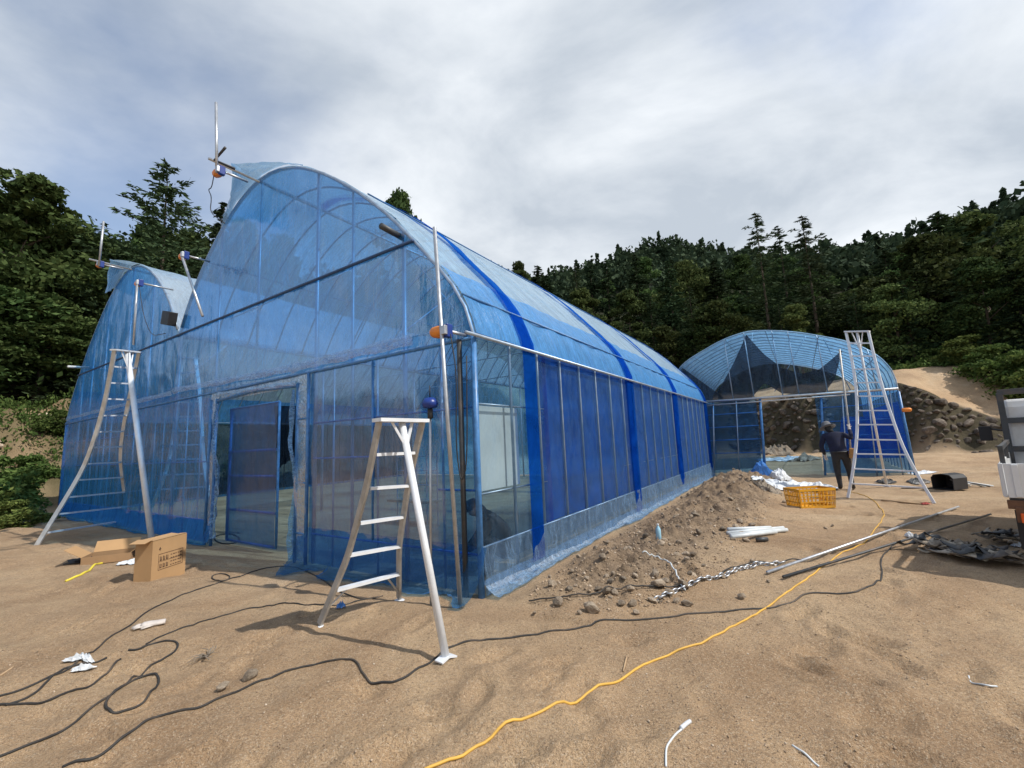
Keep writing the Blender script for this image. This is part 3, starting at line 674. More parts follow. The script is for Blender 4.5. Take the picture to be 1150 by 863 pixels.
def isl(name, stops):
    m, t, o = newmat(name); p = t.nodes.new('ShaderNodeBsdfPrincipled'); g = t.nodes.new('ShaderNodeNewGeometry'); t.links.new(ramp(t, g.outputs['Random Per Island'], stops), p.inputs['Base Color']); p.inputs['Roughness'].default_value = .9; t.links.new(p.outputs[0], o.inputs[0]); return m
M_pebi = isl('pebbles_each', [(0, (.22, .155, .10)), (.5, (.34, .25, .165)), (.85, (.44, .33, .23)), (1, (.56, .47, .37))])
pebbles()

# ------------------------------------------------------------------ greenhouse 1 (two spans)
LEN = 14.7; WID = 16.3; HE = 2.85; HB = 4.24
P1 = [(0, 0), (0, 2.85), (.08, 3.2), (.36, 3.62), (.84, 4.16), (1.42, 4.80), (2.1, 5.40), (2.87, 5.98), (3.64, 6.42), (4.3, 6.64), (4.9, 6.70), (5.5, 6.58), (6.05, 6.34), (6.6, 6.0), (7.2, 5.50), (7.7, 4.95), (8.15, 4.26)]
P2 = [(WID-a, b) for a, b in P1]
def smooth_prof(P, n):
    P = np.array(P[1:]); seg = np.hypot(*np.diff(P, axis=0).T); c = np.concatenate([[0], np.cumsum(seg)]); u = np.linspace(0, c[-1], n)
    x = np.interp(u, c, P[:, 0]); z = np.interp(u, c, P[:, 1])
    for _ in range(3): x[1:-1] = .25*x[:-2]+.5*x[1:-1]+.25*x[2:]; z[1:-1] = .25*z[:-2]+.5*z[1:-1]+.25*z[2:]
    return np.stack([x, z], 1)
A1 = smooth_prof(P1, 60); A2 = smooth_prof(P2, 60)
def ztop(t):
    if t <= 8.15: return float(np.interp(t, A1[:, 0], A1[:, 1]))
    B = A2[::-1]; return float(np.interp(t, B[:, 0], B[:, 1]))
G1 = thing('greenhouse', 'large blue film greenhouse with two tall rounded spans and an open doorway', 'greenhouse', CC, ROT1)
# roof films
def fb(a, b, s=0): return float(fbm(np.array(a), np.array(b), 3, s))
RIB = .70; ribs_s = [0.0+RIB*i for i in range(int(LEN/RIB)+1)]
def roof(A, k0, k1, s0_, s1_, name, mat, off=.03, ns=90):
    b = MB(); K = A[k0:k1]; nk = len(K)
    c = K.mean(0)
    def fn(u, v):
        s = s0_+(s1_-s0_)*u; i = v*(nk-1); j = min(int(i), nk-2); f = i-j; p = K[j]*(1-f)+K[j+1]*f; tn = K[j+1]-K[j]; tn = tn/np.linalg.norm(tn); nn = np.array([-tn[1], tn[0]])
        if nn[1] < 0 or (abs(nn[1]) < .2 and (p[0]-8.15)*nn[0] > 0 and False): nn = -nn
        if abs(tn[1]) > .98: nn = np.array([-1., 0]) if p[0] < 8 else np.array([1., 0])
        sag = -.018*math.sin(math.pi*((s/RIB) % 1))**2 + .012*fb(s*1.6+p[0], p[1]*2.0+p[0]*1.3, 71)
        q = p+nn*(off+sag); return (s, q[0], q[1])
    b.grid(fn, ns, (nk-1)*2); return b.build(name, mat, G1, True)
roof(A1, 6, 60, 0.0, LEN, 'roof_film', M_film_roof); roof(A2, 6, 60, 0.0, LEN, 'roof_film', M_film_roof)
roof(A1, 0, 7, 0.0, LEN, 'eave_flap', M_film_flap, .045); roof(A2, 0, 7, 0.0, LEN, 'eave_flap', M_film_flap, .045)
# overhanging roof film at the ridges
def overhang(A, side, name):
    b = MB(); rid = 4.9 if side > 0 else WID-4.9
    def fn(u, v):
        if v < .7:
            w = v/.7; t = 3.5+w*1.42; tt = t if side > 0 else WID-t; sf = -.48*(w**1.5)
            z = ztop(tt)+.04; s = sf*(1-u); return (s, tt, z+.02*u-.015*fb(u*3, v*8, 3))
        w = (v-.7)/.3; t0 = 4.92+1.45*w*u; tt = t0 if side > 0 else WID-t0
        zt_ = ztop(tt)+.04; z = (6.74-.88*w)*(1-u)+zt_*u
        return (-.48*(1-u)+.02*fb(u*4, w*5, 4), tt, z)
    b.grid(fn, 14, 30); b.build(name, M_film_roof, G1, True)
overhang(A1, 1, 'vent_film'); 
b = MB()
def fn(u, v):   # second span: film hangs from the ridge end
    t = 11.35+(.1*v); z = 6.74-.9*v; s = -.48
    te = 11.4+1.3*v; ze = ztop(te)+.04
    return ((s)*(1-u)+.02*fb(u*4, v*5, 5), t*(1-u)+te*u, z*(1-u)+ze*u)
b.grid(fn, 10, 10)
def fn(u, v):
    t = 9.9+1.5*v; s = -.48*v**1.5*(1-u); return (s, t, ztop(t)+.05)
b.grid(fn, 8, 14); b.build('vent_film', M_film_roof, G1, True)
# gable films
DOOR = (3.42, 6.05, 2.62)
def gable_patch(name, t0, t1, zf0, zf1, mat, s=-.012, nt_=None, nz=26, amp=.02, seed=1, parent=None):
    b = MB(); n = nt_ or max(2, int((t1-t0)/.12))
    def fn(u, v):
        t = t0+(t1-t0)*u; a = zf0(t) if callable(zf0) else zf0; c = zf1(t) if callable(zf1) else zf1
        z = a+(c-a)*v; edge = min(1, 4*v, 4*(1-v)+.2)
        return (s-amp*abs(fb(t*2.3+seed, z*.8, 81))*edge-amp*.5*fb(t*6, z*2, 82)*edge, t, z)
    b.grid(fn, n, nz); return b.build(name, mat, parent or G1, True)
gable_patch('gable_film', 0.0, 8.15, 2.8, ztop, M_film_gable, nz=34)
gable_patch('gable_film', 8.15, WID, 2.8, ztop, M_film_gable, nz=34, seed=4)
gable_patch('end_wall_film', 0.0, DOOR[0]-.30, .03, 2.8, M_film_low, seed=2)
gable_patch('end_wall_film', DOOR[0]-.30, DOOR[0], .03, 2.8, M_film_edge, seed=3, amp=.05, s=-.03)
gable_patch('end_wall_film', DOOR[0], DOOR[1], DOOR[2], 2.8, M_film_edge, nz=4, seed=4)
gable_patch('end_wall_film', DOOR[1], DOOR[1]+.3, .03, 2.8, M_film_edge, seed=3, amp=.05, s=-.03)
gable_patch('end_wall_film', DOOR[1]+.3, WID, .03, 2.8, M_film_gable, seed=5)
# rear gable
def rear(t0, t1):
    b = MB(); b.grid(lambda u, v: (LEN, t0+(t1-t0)*u, .03+(ztop(t0+(t1-t0)*u)-.03)*v), 40, 16); b.build('rear_film', M_film_gable, G1, True)
rear(0, 8.15); rear(8.15, WID)
# skirt films spreading on the ground
def skirt(name, path, out, mat, n=110, seed=0, w=.42, z0=.32, lift=.02):
    b = MB()
    def fn(u, v):
        p = np.array(path[0])*(1-u)+np.array(path[1])*u; ww = w*(.55+.45*fb(u*9, 0.3, 90+seed)+.35)
        e_ = v*ww; q = p+np.array(out)*(e_+.015); x, y = W3(q[0], q[1])[:2]; g = H(x, y)
        z = max(z0*(1-v)**2.4, 0)+g*(v)+lift+.03*abs(fb(u*60, v*4, 95+seed))*(.3+v) 
        return (q[0], q[1], z)
    b.grid(fn, n, 9); return b.build(name, mat, G1, True)
skirt('ground_skirt', ((0, 0), (LEN, 0)), (0, -1), M_film_edge, 160, 0, .17, .14)
skirt('ground_skirt', ((0, -.1), (0, 3.35)), (-1, 0), M_film_low, 60, 1, .38, .5, .012)
skirt('ground_skirt', ((0, 6.1), (0, WID)), (-1, 0), M_film_gable, 120, 2, .16, .4)
M_skirt = film('film_skirt', (.64, .78, .93), (.30, .48, .72), base=.20, rough=.22, wr=(1, 1, .4), wsc=4, bs=.8, bd=.03, dust_glint=.25, milk=.4, gloss=.5)
b = MB(); b.grid(lambda u, v: (LEN*u, -.03-.03*(1-v)-.02*abs(fb(u*50, v*2, 79)), .02+.50*v), 150, 6); b.build('skirt_film', M_skirt, G1, True)
# side wall film, net, bands
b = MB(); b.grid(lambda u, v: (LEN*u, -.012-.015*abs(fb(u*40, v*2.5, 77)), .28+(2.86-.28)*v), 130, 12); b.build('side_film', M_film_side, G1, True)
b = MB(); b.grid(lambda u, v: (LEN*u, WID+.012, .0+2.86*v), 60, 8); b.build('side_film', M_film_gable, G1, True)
b = MB(); b.grid(lambda u, v: (.3+(LEN-.3)*u, WID-.04, .1+2.75*v), 40, 4); b.build('grey_sheet', M_greynet, G1, True)  # dark sheet added along the left wall to make the interior darker
b = MB(); b.grid(lambda u, v: (1.62+(LEN-1.62)*u, .035+.01*fb(u*30, v*4, 78), .50+(2.86-.50)*v), 80, 6); b.build('insect_net', M_net, G1, True)
def band(s0_, w, zlow, sroof):
    b = MB(); path = [(0, zlow), (0, 2.85)]+[tuple(p) for p in A1[3:38:2]]; n = len(path)
    def fn(u, v):
        i = v*(n-1); j = min(int(i), n-2); f = i-j; p = np.array(path[j])*(1-f)+np.array(path[j+1])*f
        d = max(0, (p[1]-2.85)/3.85); sh = sroof*d; ww = w*(1-.45*d)
        k = .05 if p[1] < 2.84 else .075; nn = np.array([-1, .0]) if p[1] < 3.2 else np.array([-.55, .83])
        wob = .02*math.sin(i*1.7+s0_)
        q = p+nn*(k+.006*fb(u*5, v*20, 66)); return (s0_+sh+wob+ww*(u-.5), q[0], q[1])
    b.grid(fn, 4, n*4); b.build('overlap_band', M_band, G1, True)
band(1.14, .32, .12, .15); band(5.35, .42, .05, -.2); band(9.45, .5, .22, -.2); band(14.35, .5, .25, -.1)
b = MB(); b.grid(lambda u, v: (1.50+.22*u, .02, .5+2.36*v), 2, 20); b.build('overlap_band', M_band, G1, True)
# frame: ribs
rb = {}
for bay, A in ((0, A1), (1, A2)):
    foot = [(A[0][0], .0)] if True else []
    mesh = None
    pts = [(0, foot[0][0], -.02)]+[(0, p[0], p[1]) for p in A[::2]]+[(0, A[-1][0], A[-1][1])]
    for i, s in enumerate(ribs_s):
        if mesh is None:
            q = MB().tube(pts, .019, 8); ob = q.build('arch_rib', M_frame, G1, True); mesh = ob.data
        else:
            ob = bpy.data.objects.new('arch_rib', mesh); COL.objects.link(ob); ob.parent = G1
        ob.location = (s+.03, 0, 0)
def gtube(name, pts, r, mat=M_frame, n=8): return MB().tube(pts, r, n).build(name, mat, G1, True)
# main arch at the end is heavier
for A in (A1, A2): gtube('end_arch', [(.01, A[0][0], -.02)]+[(.01, p[0], p[1]) for p in A[::2]], .028, M_frame)
# gable posts
for t in [1.16, 2.22, 3.10, 4.90, 6.40]: gtube('gable_post', [(.05, t, 0 if not DOOR[0] < t < DOOR[1] else 2.62), (.05, t, ztop(t))], .03 if t in (1.16, 3.10) else .022)
for t in [8.15]: gtube('gable_post', [(.05, t, -.02), (.05, t, ztop(t))], .04)
for t in [9.9, 11.4, 13.2, 14.3, 15.2]: gtube('gable_post', [(.05, t, -.02), (.05, t, ztop(t))], .025)
for t in [.55, 1.7, 2.65, 6.95, 7.6, 8.8, 9.3, 10.6, 12.3, 12.8, 13.8]: gtube('wall_stud', [(.055, t, -.02), (.055, t, 2.8)], .015)
# corner posts
gtube('corner_post', [(-.01, -.01, -.05), (-.01, -.01, 2.85)], .035, M_blueclip); gtube('corner_post', [(-.06, .16, -.05), (-.06, .16, 2.8)], .03, M_darksteel)
gtube('corner_post', [(0, WID, -.05), (0, WID, 2.85)], .035, M_blueclip)
# horizontals on the end wall
def rail(z, t0, t1, r, mat, s=.02, w=0):
    pts = [(s, t0+(t1-t0)*i/24, z+w*math.sin(i*1.3)) for i in range(25)]; gtube('wall_rail', pts, r, mat)
rail(2.80, 0, WID, .022, M_blueclip, -.03, .004); rail(HB, .9, 15.4, .022, solid('dark_blue_clip', (.02, .06, .16), .5), -.035)
rail(2.02, 0, 3.1, .013, M_blueclip); rail(1.50, 1.65, 3.1, .013, M_blueclip); rail(.42, 0, 3.1, .014, M_blueclip); rail(1.1, 0, .6, .012, M_blueclip)
rail(1.50, 6.35, WID, .014, M_blueclip); rail(.42, 6.35, WID, .014, M_blueclip); rail(2.2, 10.5, WID, .012, M_blueclip)
gtube('wall_rail', [(-.03, 1.70, .45), (-.03, 1.70, 2.78)], .014, M_blueclip)
# door frame
for t in (DOOR[0], DOOR[0]-.28, DOOR[1]+.04, DOOR[1]+.28): gtube('door_frame', [(-.045, t, 0), (-.045, t, 2.66 if t > 3.2 else 2.78)], .026, M_blueclip)
gtube('door_frame', [(-.045, DOOR[0], DOOR[2]), (-.045, (DOOR[0]+DOOR[1])/2, DOOR[2]+.06), (-.045, DOOR[1], DOOR[2])], .026, M_blueclip)
for z in (.42, 1.15, 2.1): gtube('door_frame', [(-.045, DOOR[0]-.28, z), (-.045, DOOR[0], z)], .014, M_blueclip)
# white folds of spare film
def fold(t0, t1, z0, z1, w, s=-.06):
    b = MB()
    def fn(u, v):
        t = t0+(t1-t0)*u; z = z0+(z1-z0)*u+w*(v-.5)*(1+.3*fb(u*9, 0.5, 61)); return (s-.012*math.sin(math.pi*v)-.010*fb(u*30, v*3, 62), t, z)
    b.grid(fn, 60, 6); b.build('film_fold', M_fold, G1, True)
fold(.9, 3.6, 2.93, 2.92, .14); fold(3.6, 8.1, 2.92, 3.02, .12); fold(8.15, 16.1, 2.98, 2.95, .10); fold(DOOR[0], DOOR[1], 2.66, 2.74, .07, -.08)
# loose film hanging at the door sides
for (t0, w, dz) in ((DOOR[0]-.04, .13, 0), (DOOR[1]-.2, .2, .1)):
    b = MB()
    def fn(u, v):
        return (-.10-.10*math.sin(v*5+u*2)*v*.6-.05*fb(u*3, v*6, 44), t0+(w*u)*(.4+.9*v*(1-v)*2)+.03*math.sin(v*9), 2.55-(2.5-dz)*v)
    b.grid(fn, 8, 30); b.build('loose_film', M_fold if t0 < 4 else M_film_edge, G1, True)
# inner sliding door panel
for a, c in (((4.30, .08), (4.30, 2.46)), ((5.95, .08), (5.95, 2.46)), ((4.30, .08), (5.95, .08)), ((4.30, 2.46), (5.95, 2.46)), ((4.30, .62), (5.95, .62)), ((4.30, 1.22), (5.95, 1.22)), ((4.30, 1.66), (5.95, 1.66))):
    gtube('door_panel_frame', [(.16, a[0], a[1]), (.16, c[0], c[1])], .022, M_blueclip)
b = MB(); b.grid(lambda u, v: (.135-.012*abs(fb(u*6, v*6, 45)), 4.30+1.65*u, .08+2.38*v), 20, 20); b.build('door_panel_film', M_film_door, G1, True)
# long purlins and roof bars
for t, r in ((0, .02), (2.4, .016), (4.9, .022), (7.0, .016), (8.15, .035), (9.3, .016), (11.4, .022), (13.9, .016), (WID, .02)):
    z = 2.9 if t in (0, WID) else ztop(t)-.03; t = {0: .07, WID: WID-.07}.get(t, t); gtube('purlin', [(0, t, z), (LEN, t, z)], r)
# side curtain roll tube, eave line and lower rail
gtube('roll_tube', [(-.22, -.07, HE-.03), (LEN, -.07, HE-.03)], .022, M_frame)
tw = float(np.interp(3.36, A1[:12, 1], A1[:12, 0])); gtube('wire_lock', [(0, tw-.055, 3.36), (LEN, tw-.055, 3.36)], .016, M_blueclip)
tw = float(np.interp(5.2, A1[:40, 1], A1[:40, 0])); gtube('wire_lock', [(0, tw-.04, 5.25), (LEN, tw-.04, 5.25)], .012, M_blueclip)
gtube('wire_lock', [(0, -.02, .50), (LEN, -.02, .50)], .009, M_frame)
gtube('wire_lock', [(0, .03, 2.06), (1.6, .03, 2.06)], .012, M_galv); gtube('wire_lock', [(0, .03, 1.05), (1.6, .03, 1.05)], .012, M_galv)
gtube('wire_lock', [(1.6, .05, 1.05), (9.5, .05, 1.05)], .011, M_galv)
for i in range(6): s = 2.2+i*2.2; gtube('wall_brace', [(s, .06, 2.8), (s+1.3, .06, 1.6)], .012)
gtube('roll_tube', [(-.85, 4.9, 6.62), (LEN, 4.9, 6.62)], .024, M_galv); gtube('roll_tube', [(-.85, 11.4, 6.62), (LEN, 11.4, 6.62)], .024, M_galv)
# dark roof stub pipe at the right shoulder
ta_, za_ = on_gable(428, 254, -.35); tb_, zb_ = on_gable(447, 265, 0); gtube('pipe_stub', [(-.35, ta_, za_), (.1, tb_, zb_)], .04, M_darksteel, 12)
# inside trusses
for s in (0.1, 3.5, 7.0, 10.5):
    for o_ in (0, 8.15):
        gtube('truss_tie', [(s, o_+.95 if o_ == 0 else o_, HB), (s, o_+8.15 if o_ == 0 else WID-.9, HB)], .018) if s > .2 else None
        c_ = 4.9 if o_ == 0 else 11.4
        if s > .2:
            gtube('truss_web', [(s, c_, ztop(c_)), (s, c_-2, HB)], .014); gtube('truss_web', [(s, c_, ztop(c_)), (s, c_+2, HB)], .014); gtube('truss_web', [(s, c_, ztop(c_)), (s, c_, HB)], .014)
for s in (3.5, 7.0, 10.5, 14.0): gtube('valley_post', [(s, 8.15, -.02), (s, 8.15, 4.26)], .035)
for (a, c) in (((.2, 2.0, 2.9), (3.3, 2.4, 5.2)), ((.2, 6.3, 4.3), (3.2, 4.9, 6.5)), ((.2, 3.2, 4.3), (3.2, 4.7, 6.5)), ((.1, 9.8, 2.9), (3.4, 10.6, 6.2))): gtube('wind_brace', [a, c], .013)
# white board inside the corner
b = MB(); b.box((.56, .12, 1.56), (.92, .03, .98)); tg = b.build('white_board', M_panel); tag(tg, 'off-white board leaning inside the film at the near corner of the greenhouse', 'board'); tg.location = CC; tg.rotation_euler = (0, 0, ROT1)
# dark band of bunched shade cloth inside the wall
def sheet_st(name, s, top, bot, mat, parent=None, nu=50, nv=14, amp=.05, seed=0, label=None, cat='shade cloth'):
    top = np.array(top); bot = np.array(bot); b = MB()
    def fn(u, v):
        t = np.interp(u, np.linspace(0, 1, len(top)), top[:, 0]), np.interp(u, np.linspace(0, 1, len(bot)), bot[:, 0])
        z = np.interp(u, np.linspace(0, 1, len(top)), top[:, 1]), np.interp(u, np.linspace(0, 1, len(bot)), bot[:, 1])
        return (s+amp*fb(u*9, v*2, 30+seed)+amp*math.sin(u*40)*.3, t[0]*(1-v)+t[1]*v, z[0]*(1-v)+z[1]*v)
    b.grid(fn, nu, nv); o = b.build(name, mat, parent, True)
    if parent is None: o.location = CC; o.rotation_euler = (0, 0, ROT1); tag(o, label, cat)
    return o
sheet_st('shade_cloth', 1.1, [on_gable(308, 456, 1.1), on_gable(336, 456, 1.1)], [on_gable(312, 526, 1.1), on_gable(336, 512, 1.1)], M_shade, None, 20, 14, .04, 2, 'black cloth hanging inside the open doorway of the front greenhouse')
# tools and rack behind the door
def W_on(px, py, s): t, z = on_gable(px, py, s); return np.array([s, t, z])
rk = thing('steel_rack', 'thin steel wire rack standing inside the open doorway', 'rack', CC, ROT1)
b = MB()
for i in range(5): q0 = 3.0+i*.35; b.tube([(3.0, 3.4+i*.3, 0), (3.0, 3.4+i*.3, 1.5)], .012, 6)
for z in (.5, .8, 1.1, 1.4): b.tube([(3.0, 3.4, z), (3.0, 4.6, z)], .01, 6)
b.build('frame', M_galv, rk); MB().box((3.0, 4.0, .48), (.5, 1.3, .05)).build('shelf', M_wood, rk)

# ------------------------------------------------------------------ greenhouse 2 (far, right)
S3 = 14.95
G3 = thing('greenhouse', 'lower blue film greenhouse with broad arched roof and wide doorway further back', 'greenhouse', CC, ROT1)
pxs = [(1009, 440), (1007, 428), (1003, 415), (985, 398), (960, 386), (930, 379), (900, 374), (870, 371.5), (845, 371.5), (820, 378), (800, 388), (780, 400), (765, 410)]
A3 = [on_gable(x, y, S3) for x, y in pxs]; A3 = [(t, z) for t, z in A3]
Zg = H(*W3(S3, -2.5)[:2])
A3 += [(A3[-1][0]+.35, A3[-1][1]-.45), (A3[-1][0]+.5, A3[-1][1]-1.2)]
tR = A3[0][0]; tL = A3[-1][0]
A3 = smooth_prof([(0, 0)]+A3, 50)
BASE = on_gable(1028, 533, S3)   # right foot of the leaning wall
def z3(t): B = A3[np.argsort(A3[:, 0])]; return float(np.interp(t, B[:, 0], B[:, 1]))
L3 = 9.8; zb = .1
def roof3(name, mat):
    b = MB(); nk = len(A3)
    def fn(u, v):
        s = S3+L3*u; i = v*(nk-1); j = min(int(i), nk-2); f = i-j; p = A3[j]*(1-f)+A3[j+1]*f
        return (s, p[0], p[1]+.03+.01*fb(u*20, v*12, 15))
    b.grid(fn, 50, 70); b.build(name, mat, G3, True)
roof3('roof_film', M_film_far)
def w3tube(name, pts, r, mat=M_frame): return MB().tube(pts, r, 8).build(name, mat, G3, True)
mesh = None
for i in range(15):
    if mesh is None: ob = MB().tube([(0, BASE[0], zb-.1)]+[(0, p[0], p[1]) for p in A3[::2]]+[(0, tL, zb-.1)], .02, 8).build('arch_rib', M_frame, G3, True); mesh = ob.data
    else: ob = bpy.data.objects.new('arch_rib', mesh); COL.objects.link(ob); ob.parent = G3
    ob.location = (S3+.02+i*.7, 0, 0)
for t in (tR+.4, -3.9, -2.3, -.9, .3): w3tube('purlin', [(S3, t, z3(t)-.02), (S3+L3, t, z3(t)-.02)], .016)
D3 = (on_gable(922, 500, S3)[0], on_gable(855, 500, S3)[0]); ZB3 = on_gable(900, 444, S3)[1]
def gp3(name, t0, t1, z0, z1, mat, n=24, nz=14):
    b = MB()
    def fn(u, v):
        t = t0+(t1-t0)*u; a = z0(t) if callable(z0) else z0; c = z1(t) if callable(z1) else z1
        return (S3-.01-.02*abs(fb(t*2.5, v*3, 19)), t, a+(c-a)*v)
    b.grid(fn, n, nz); b.build(name, mat, G3, True)
gp3('gable_film', tR, tL, ZB3, z3, M_film_side, 50)
gp3('end_wall_film', D3[1], tL, zb, ZB3, M_film_low); 
b = MB(); b.grid(lambda u, v: (S3-.012, (BASE[0]*(1-v)+tR*v)*(1-u)+D3[0]*u, zb+(ZB3-zb)*v), 20, 12); b.build('end_wall_film', M_film_low, G3, True)
b = MB(); b.grid(lambda u, v: (S3+L3*u, BASE[0]*(1-v)+tR*v, zb+(A3[0][1]-zb)*v), 20, 8); b.build('side_film', M_film_side, G3, True)
b = MB(); b.grid(lambda u, v: (S3+L3*u, (BASE[0]+.05)*(1-v)+(tR+.05)*v, zb+.5+(2.3-.5)*v), 20, 6); b.build('insect_net', M_net, G3, True)
b = MB(); b.grid(lambda u, v: (S3+L3*u, tL, zb+(A3[-1][1]-zb)*v), 20, 8); b.build('side_film', M_film_side, G3, True)
sheet_st('insect_net', S3+.25, [on_gable(1003, 468, S3), on_gable(946, 468, S3)], [on_gable(1018, 515, S3), on_gable(940, 515, S3)], M_net, G3, 16, 8, .02, 5)
w3tube('header_beam', [(S3-.05, tR, on_gable(1007, 437, S3)[1]), (S3-.05, tL, on_gable(793, 451, S3)[1])], .045, M_galv)
w3tube('door_rail', [(S3-.1, D3[0]-1.0, ZB3-.12), (S3-.1, tL-.2, ZB3-.12)], .025, M_galv)
for px0, px1, r in ((922, 925, .035), (853, 858, .045), (946, 950, .02), (1000, 1012, .02), (975, 983, .02), (800, 801, .03), (826, 829, .02)):
    t0 = on_gable(px0, 445, S3)[0]; t1 = on_gable(px1, 520, S3)[0]; w3tube('wall_post', [(S3, t1, zb-.1), (S3, t0, ZB3)], r, M_blueclip if r > .03 else M_frame)
for px in (838, 870, 888, 920, 955, 975, 815): 
    t0 = on_gable(px, 400, S3)[0]; w3tube('gable_post', [(S3, t0-.1, ZB3), (S3, t0, z3(t0))], .018)
for a, c in (((838, 445), (845, 373)), ((870, 440), (905, 376)), ((800, 440), (840, 378)), ((955, 438), (925, 380))):
    ta_, za_ = on_gable(*a, S3+.7); tb_, zb2 = on_gable(*c, S3+.7); w3tube('brace', [(S3+.7, ta_, za_), (S3+.7, tb_, zb2-.05)], .014)
for z in (.75, 1.25, 1.75, 2.25): w3tube('wall_rail', [(S3+.01, D3[1], z+.1), (S3+.01, tL, z+.1)], .014, M_blueclip); w3tube('wall_rail', [(S3+.01, BASE[0]*.5+tR*.5, z+.1), (S3+.01, D3[0]-.1, z+.1)], .014, M_blueclip)
w3tube('edge_post', [(S3, BASE[0], zb-.1), (S3, tR, A3[0][1])], .04, M_blueclip)
Sg = lambda px, py: on_gable(px, py, S3+.5)
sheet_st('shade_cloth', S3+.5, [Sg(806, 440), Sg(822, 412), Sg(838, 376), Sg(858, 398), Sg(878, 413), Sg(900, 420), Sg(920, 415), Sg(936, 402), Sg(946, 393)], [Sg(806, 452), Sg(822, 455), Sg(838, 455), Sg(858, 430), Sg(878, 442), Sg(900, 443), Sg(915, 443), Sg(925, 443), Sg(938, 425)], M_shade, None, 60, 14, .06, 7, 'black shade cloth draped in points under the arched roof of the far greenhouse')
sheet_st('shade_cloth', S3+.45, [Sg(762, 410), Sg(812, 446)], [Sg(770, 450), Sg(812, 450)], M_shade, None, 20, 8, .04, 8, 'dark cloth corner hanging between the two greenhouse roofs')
sheet_st('grey_sheet', S3+.2, [Sg(793, 455), Sg(850, 452)], [Sg(800, 528), Sg(856, 525)], M_greynet, None, 20, 10, .04, 9, 'grey shade net behind the film left of the far doorway', 'shade net')

# ------------------------------------------------------------------ vent motors on guide poles
def motor(label, s, c, pole_a, pole_b, axis_s=.35, bend=None, cable=None, scale=1.0):
    """c=(t,z) of motor, poles as (t,z) in the plane s"""
    g = thing('vent_motor', label, 'motor', W3(s, c[0], 0), ROT1, 'roll-up vent motors with guide poles')
    o = np.array([s, c[0], 0]); L = lambda t, z, ds=0: np.array([s+ds, t, z])-o
    k = scale
    m = MB(); m.lathe(L(c[0]+.02*k, c[1]), [(.01, 0), (.055*k, .0), (.068*k, .02*k), (.07*k, .12*k), (.06*k, .19*k), (.045*k, .215*k), (.01, .22*k)], 14, (0, .96, .1)); hs = m.build('motor_housing', M_orange, g, True)
    m = MB(); m.box(L(c[0], c[1]), (.09*k, .07*k, .15*k)); m.build('gear_box', M_bluep, g, False, .01)
    m = MB(); m.tube([L(c[0], c[1]), L(c[0]-.02, c[1], axis_s)], .02, 8); m.build('drive_shaft', M_galv, g, True)
    m = MB(); m.tube([L(*pole_a, -.06), L(*pole_b, -.06)], .022, 10); m.build('guide_pole', M_galv, g, True)
    m = MB(); m.box(L(c[0], c[1], -.05), (.07, .06, .10)); m.build('clamp', M_galv, g, False, .006)
    if cable:
        pts = [L(t, z, -.03) for t, z in cable]; q = []
        for i in range(len(pts)-1):
            for j in range(6): f = j/6; q.append(pts[i]*(1-f)+pts[i+1]*f)
        q.append(pts[-1]); q = [q[0]]+[sum(q[max(0, i-2):i+3])/len(q[max(0, i-2):i+3]) for i in range(1, len(q)-1)]+[q[-1]]
        MB().tube(q, .007, 6).build('motor_cable', M_black, g, True)
    return g
OG = lambda x, y, s: on_gable(x, y, s)
s_ = -.3
motor('orange motor on tall galvanised pole at the near corner of the greenhouse', s_, OG(503, 372, s_), (OG(492, 258, s_)), (OG(522, 686, s_)[0], -.02), .3, cable=[OG(508, 376, s_), OG(515, 420, s_), OG(514, 500, s_), OG(520, 545, s_), OG(527, 520, s_), OG(526, 400, s_)])
s_ = -.8
motor('orange and blue motor at the ridge of the tall span with mast above', s_, OG(249, 192, s_), OG(247, 118, s_), OG(248, 196, s_), .4, cable=[OG(243, 195, s_), OG(240, 212, s_), OG(236, 214, s_), OG(240, 222, s_), OG(238, 240, s_), OG(255, 252, s_)])
s_ = -.5
motor('motor on slanted pole between the two greenhouse spans', s_, OG(209, 287, s_), OG(208, 288, s_), OG(232, 356, s_), .4)
s_ = -.5
motor('motor on dark upright pole above the left ladder', s_, OG(158, 318, s_), OG(158, 318, s_), OG(154, 388, s_), .6, cable=[OG(158, 320, s_), OG(163, 355, s_), OG(172, 378, s_), OG(188, 375, s_)])
s_ = -.8
motor('motor at the ridge end of the left span with short mast', s_, OG(114, 297, s_), OG(120, 250, s_), OG(115, 300, s_), .4)
# arm on the top mast
g = thing('bracket_arm', 'dark bent bracket arm beside the mast of the highest motor', 'bracket', CC, ROT1)
MB().tube([W_on(253, 166, -.8), W_on(241, 180, -.8), W_on(264, 190, -.5)], .022, 8).build('arm', M_darksteel, g, True)
# black box on the wall between the spans
p = W_on(190, 358, -.15); g = MB(p).box(p, (.16, .42, .30)); ob = g.build('control_box', M_black, None, False, .01); ob.location = W3(p[0], p[1], p[2]); ob.rotation_euler = (R(15), 0, ROT1); tag(ob, 'black control box fixed to the film where the two spans meet', 'control box')
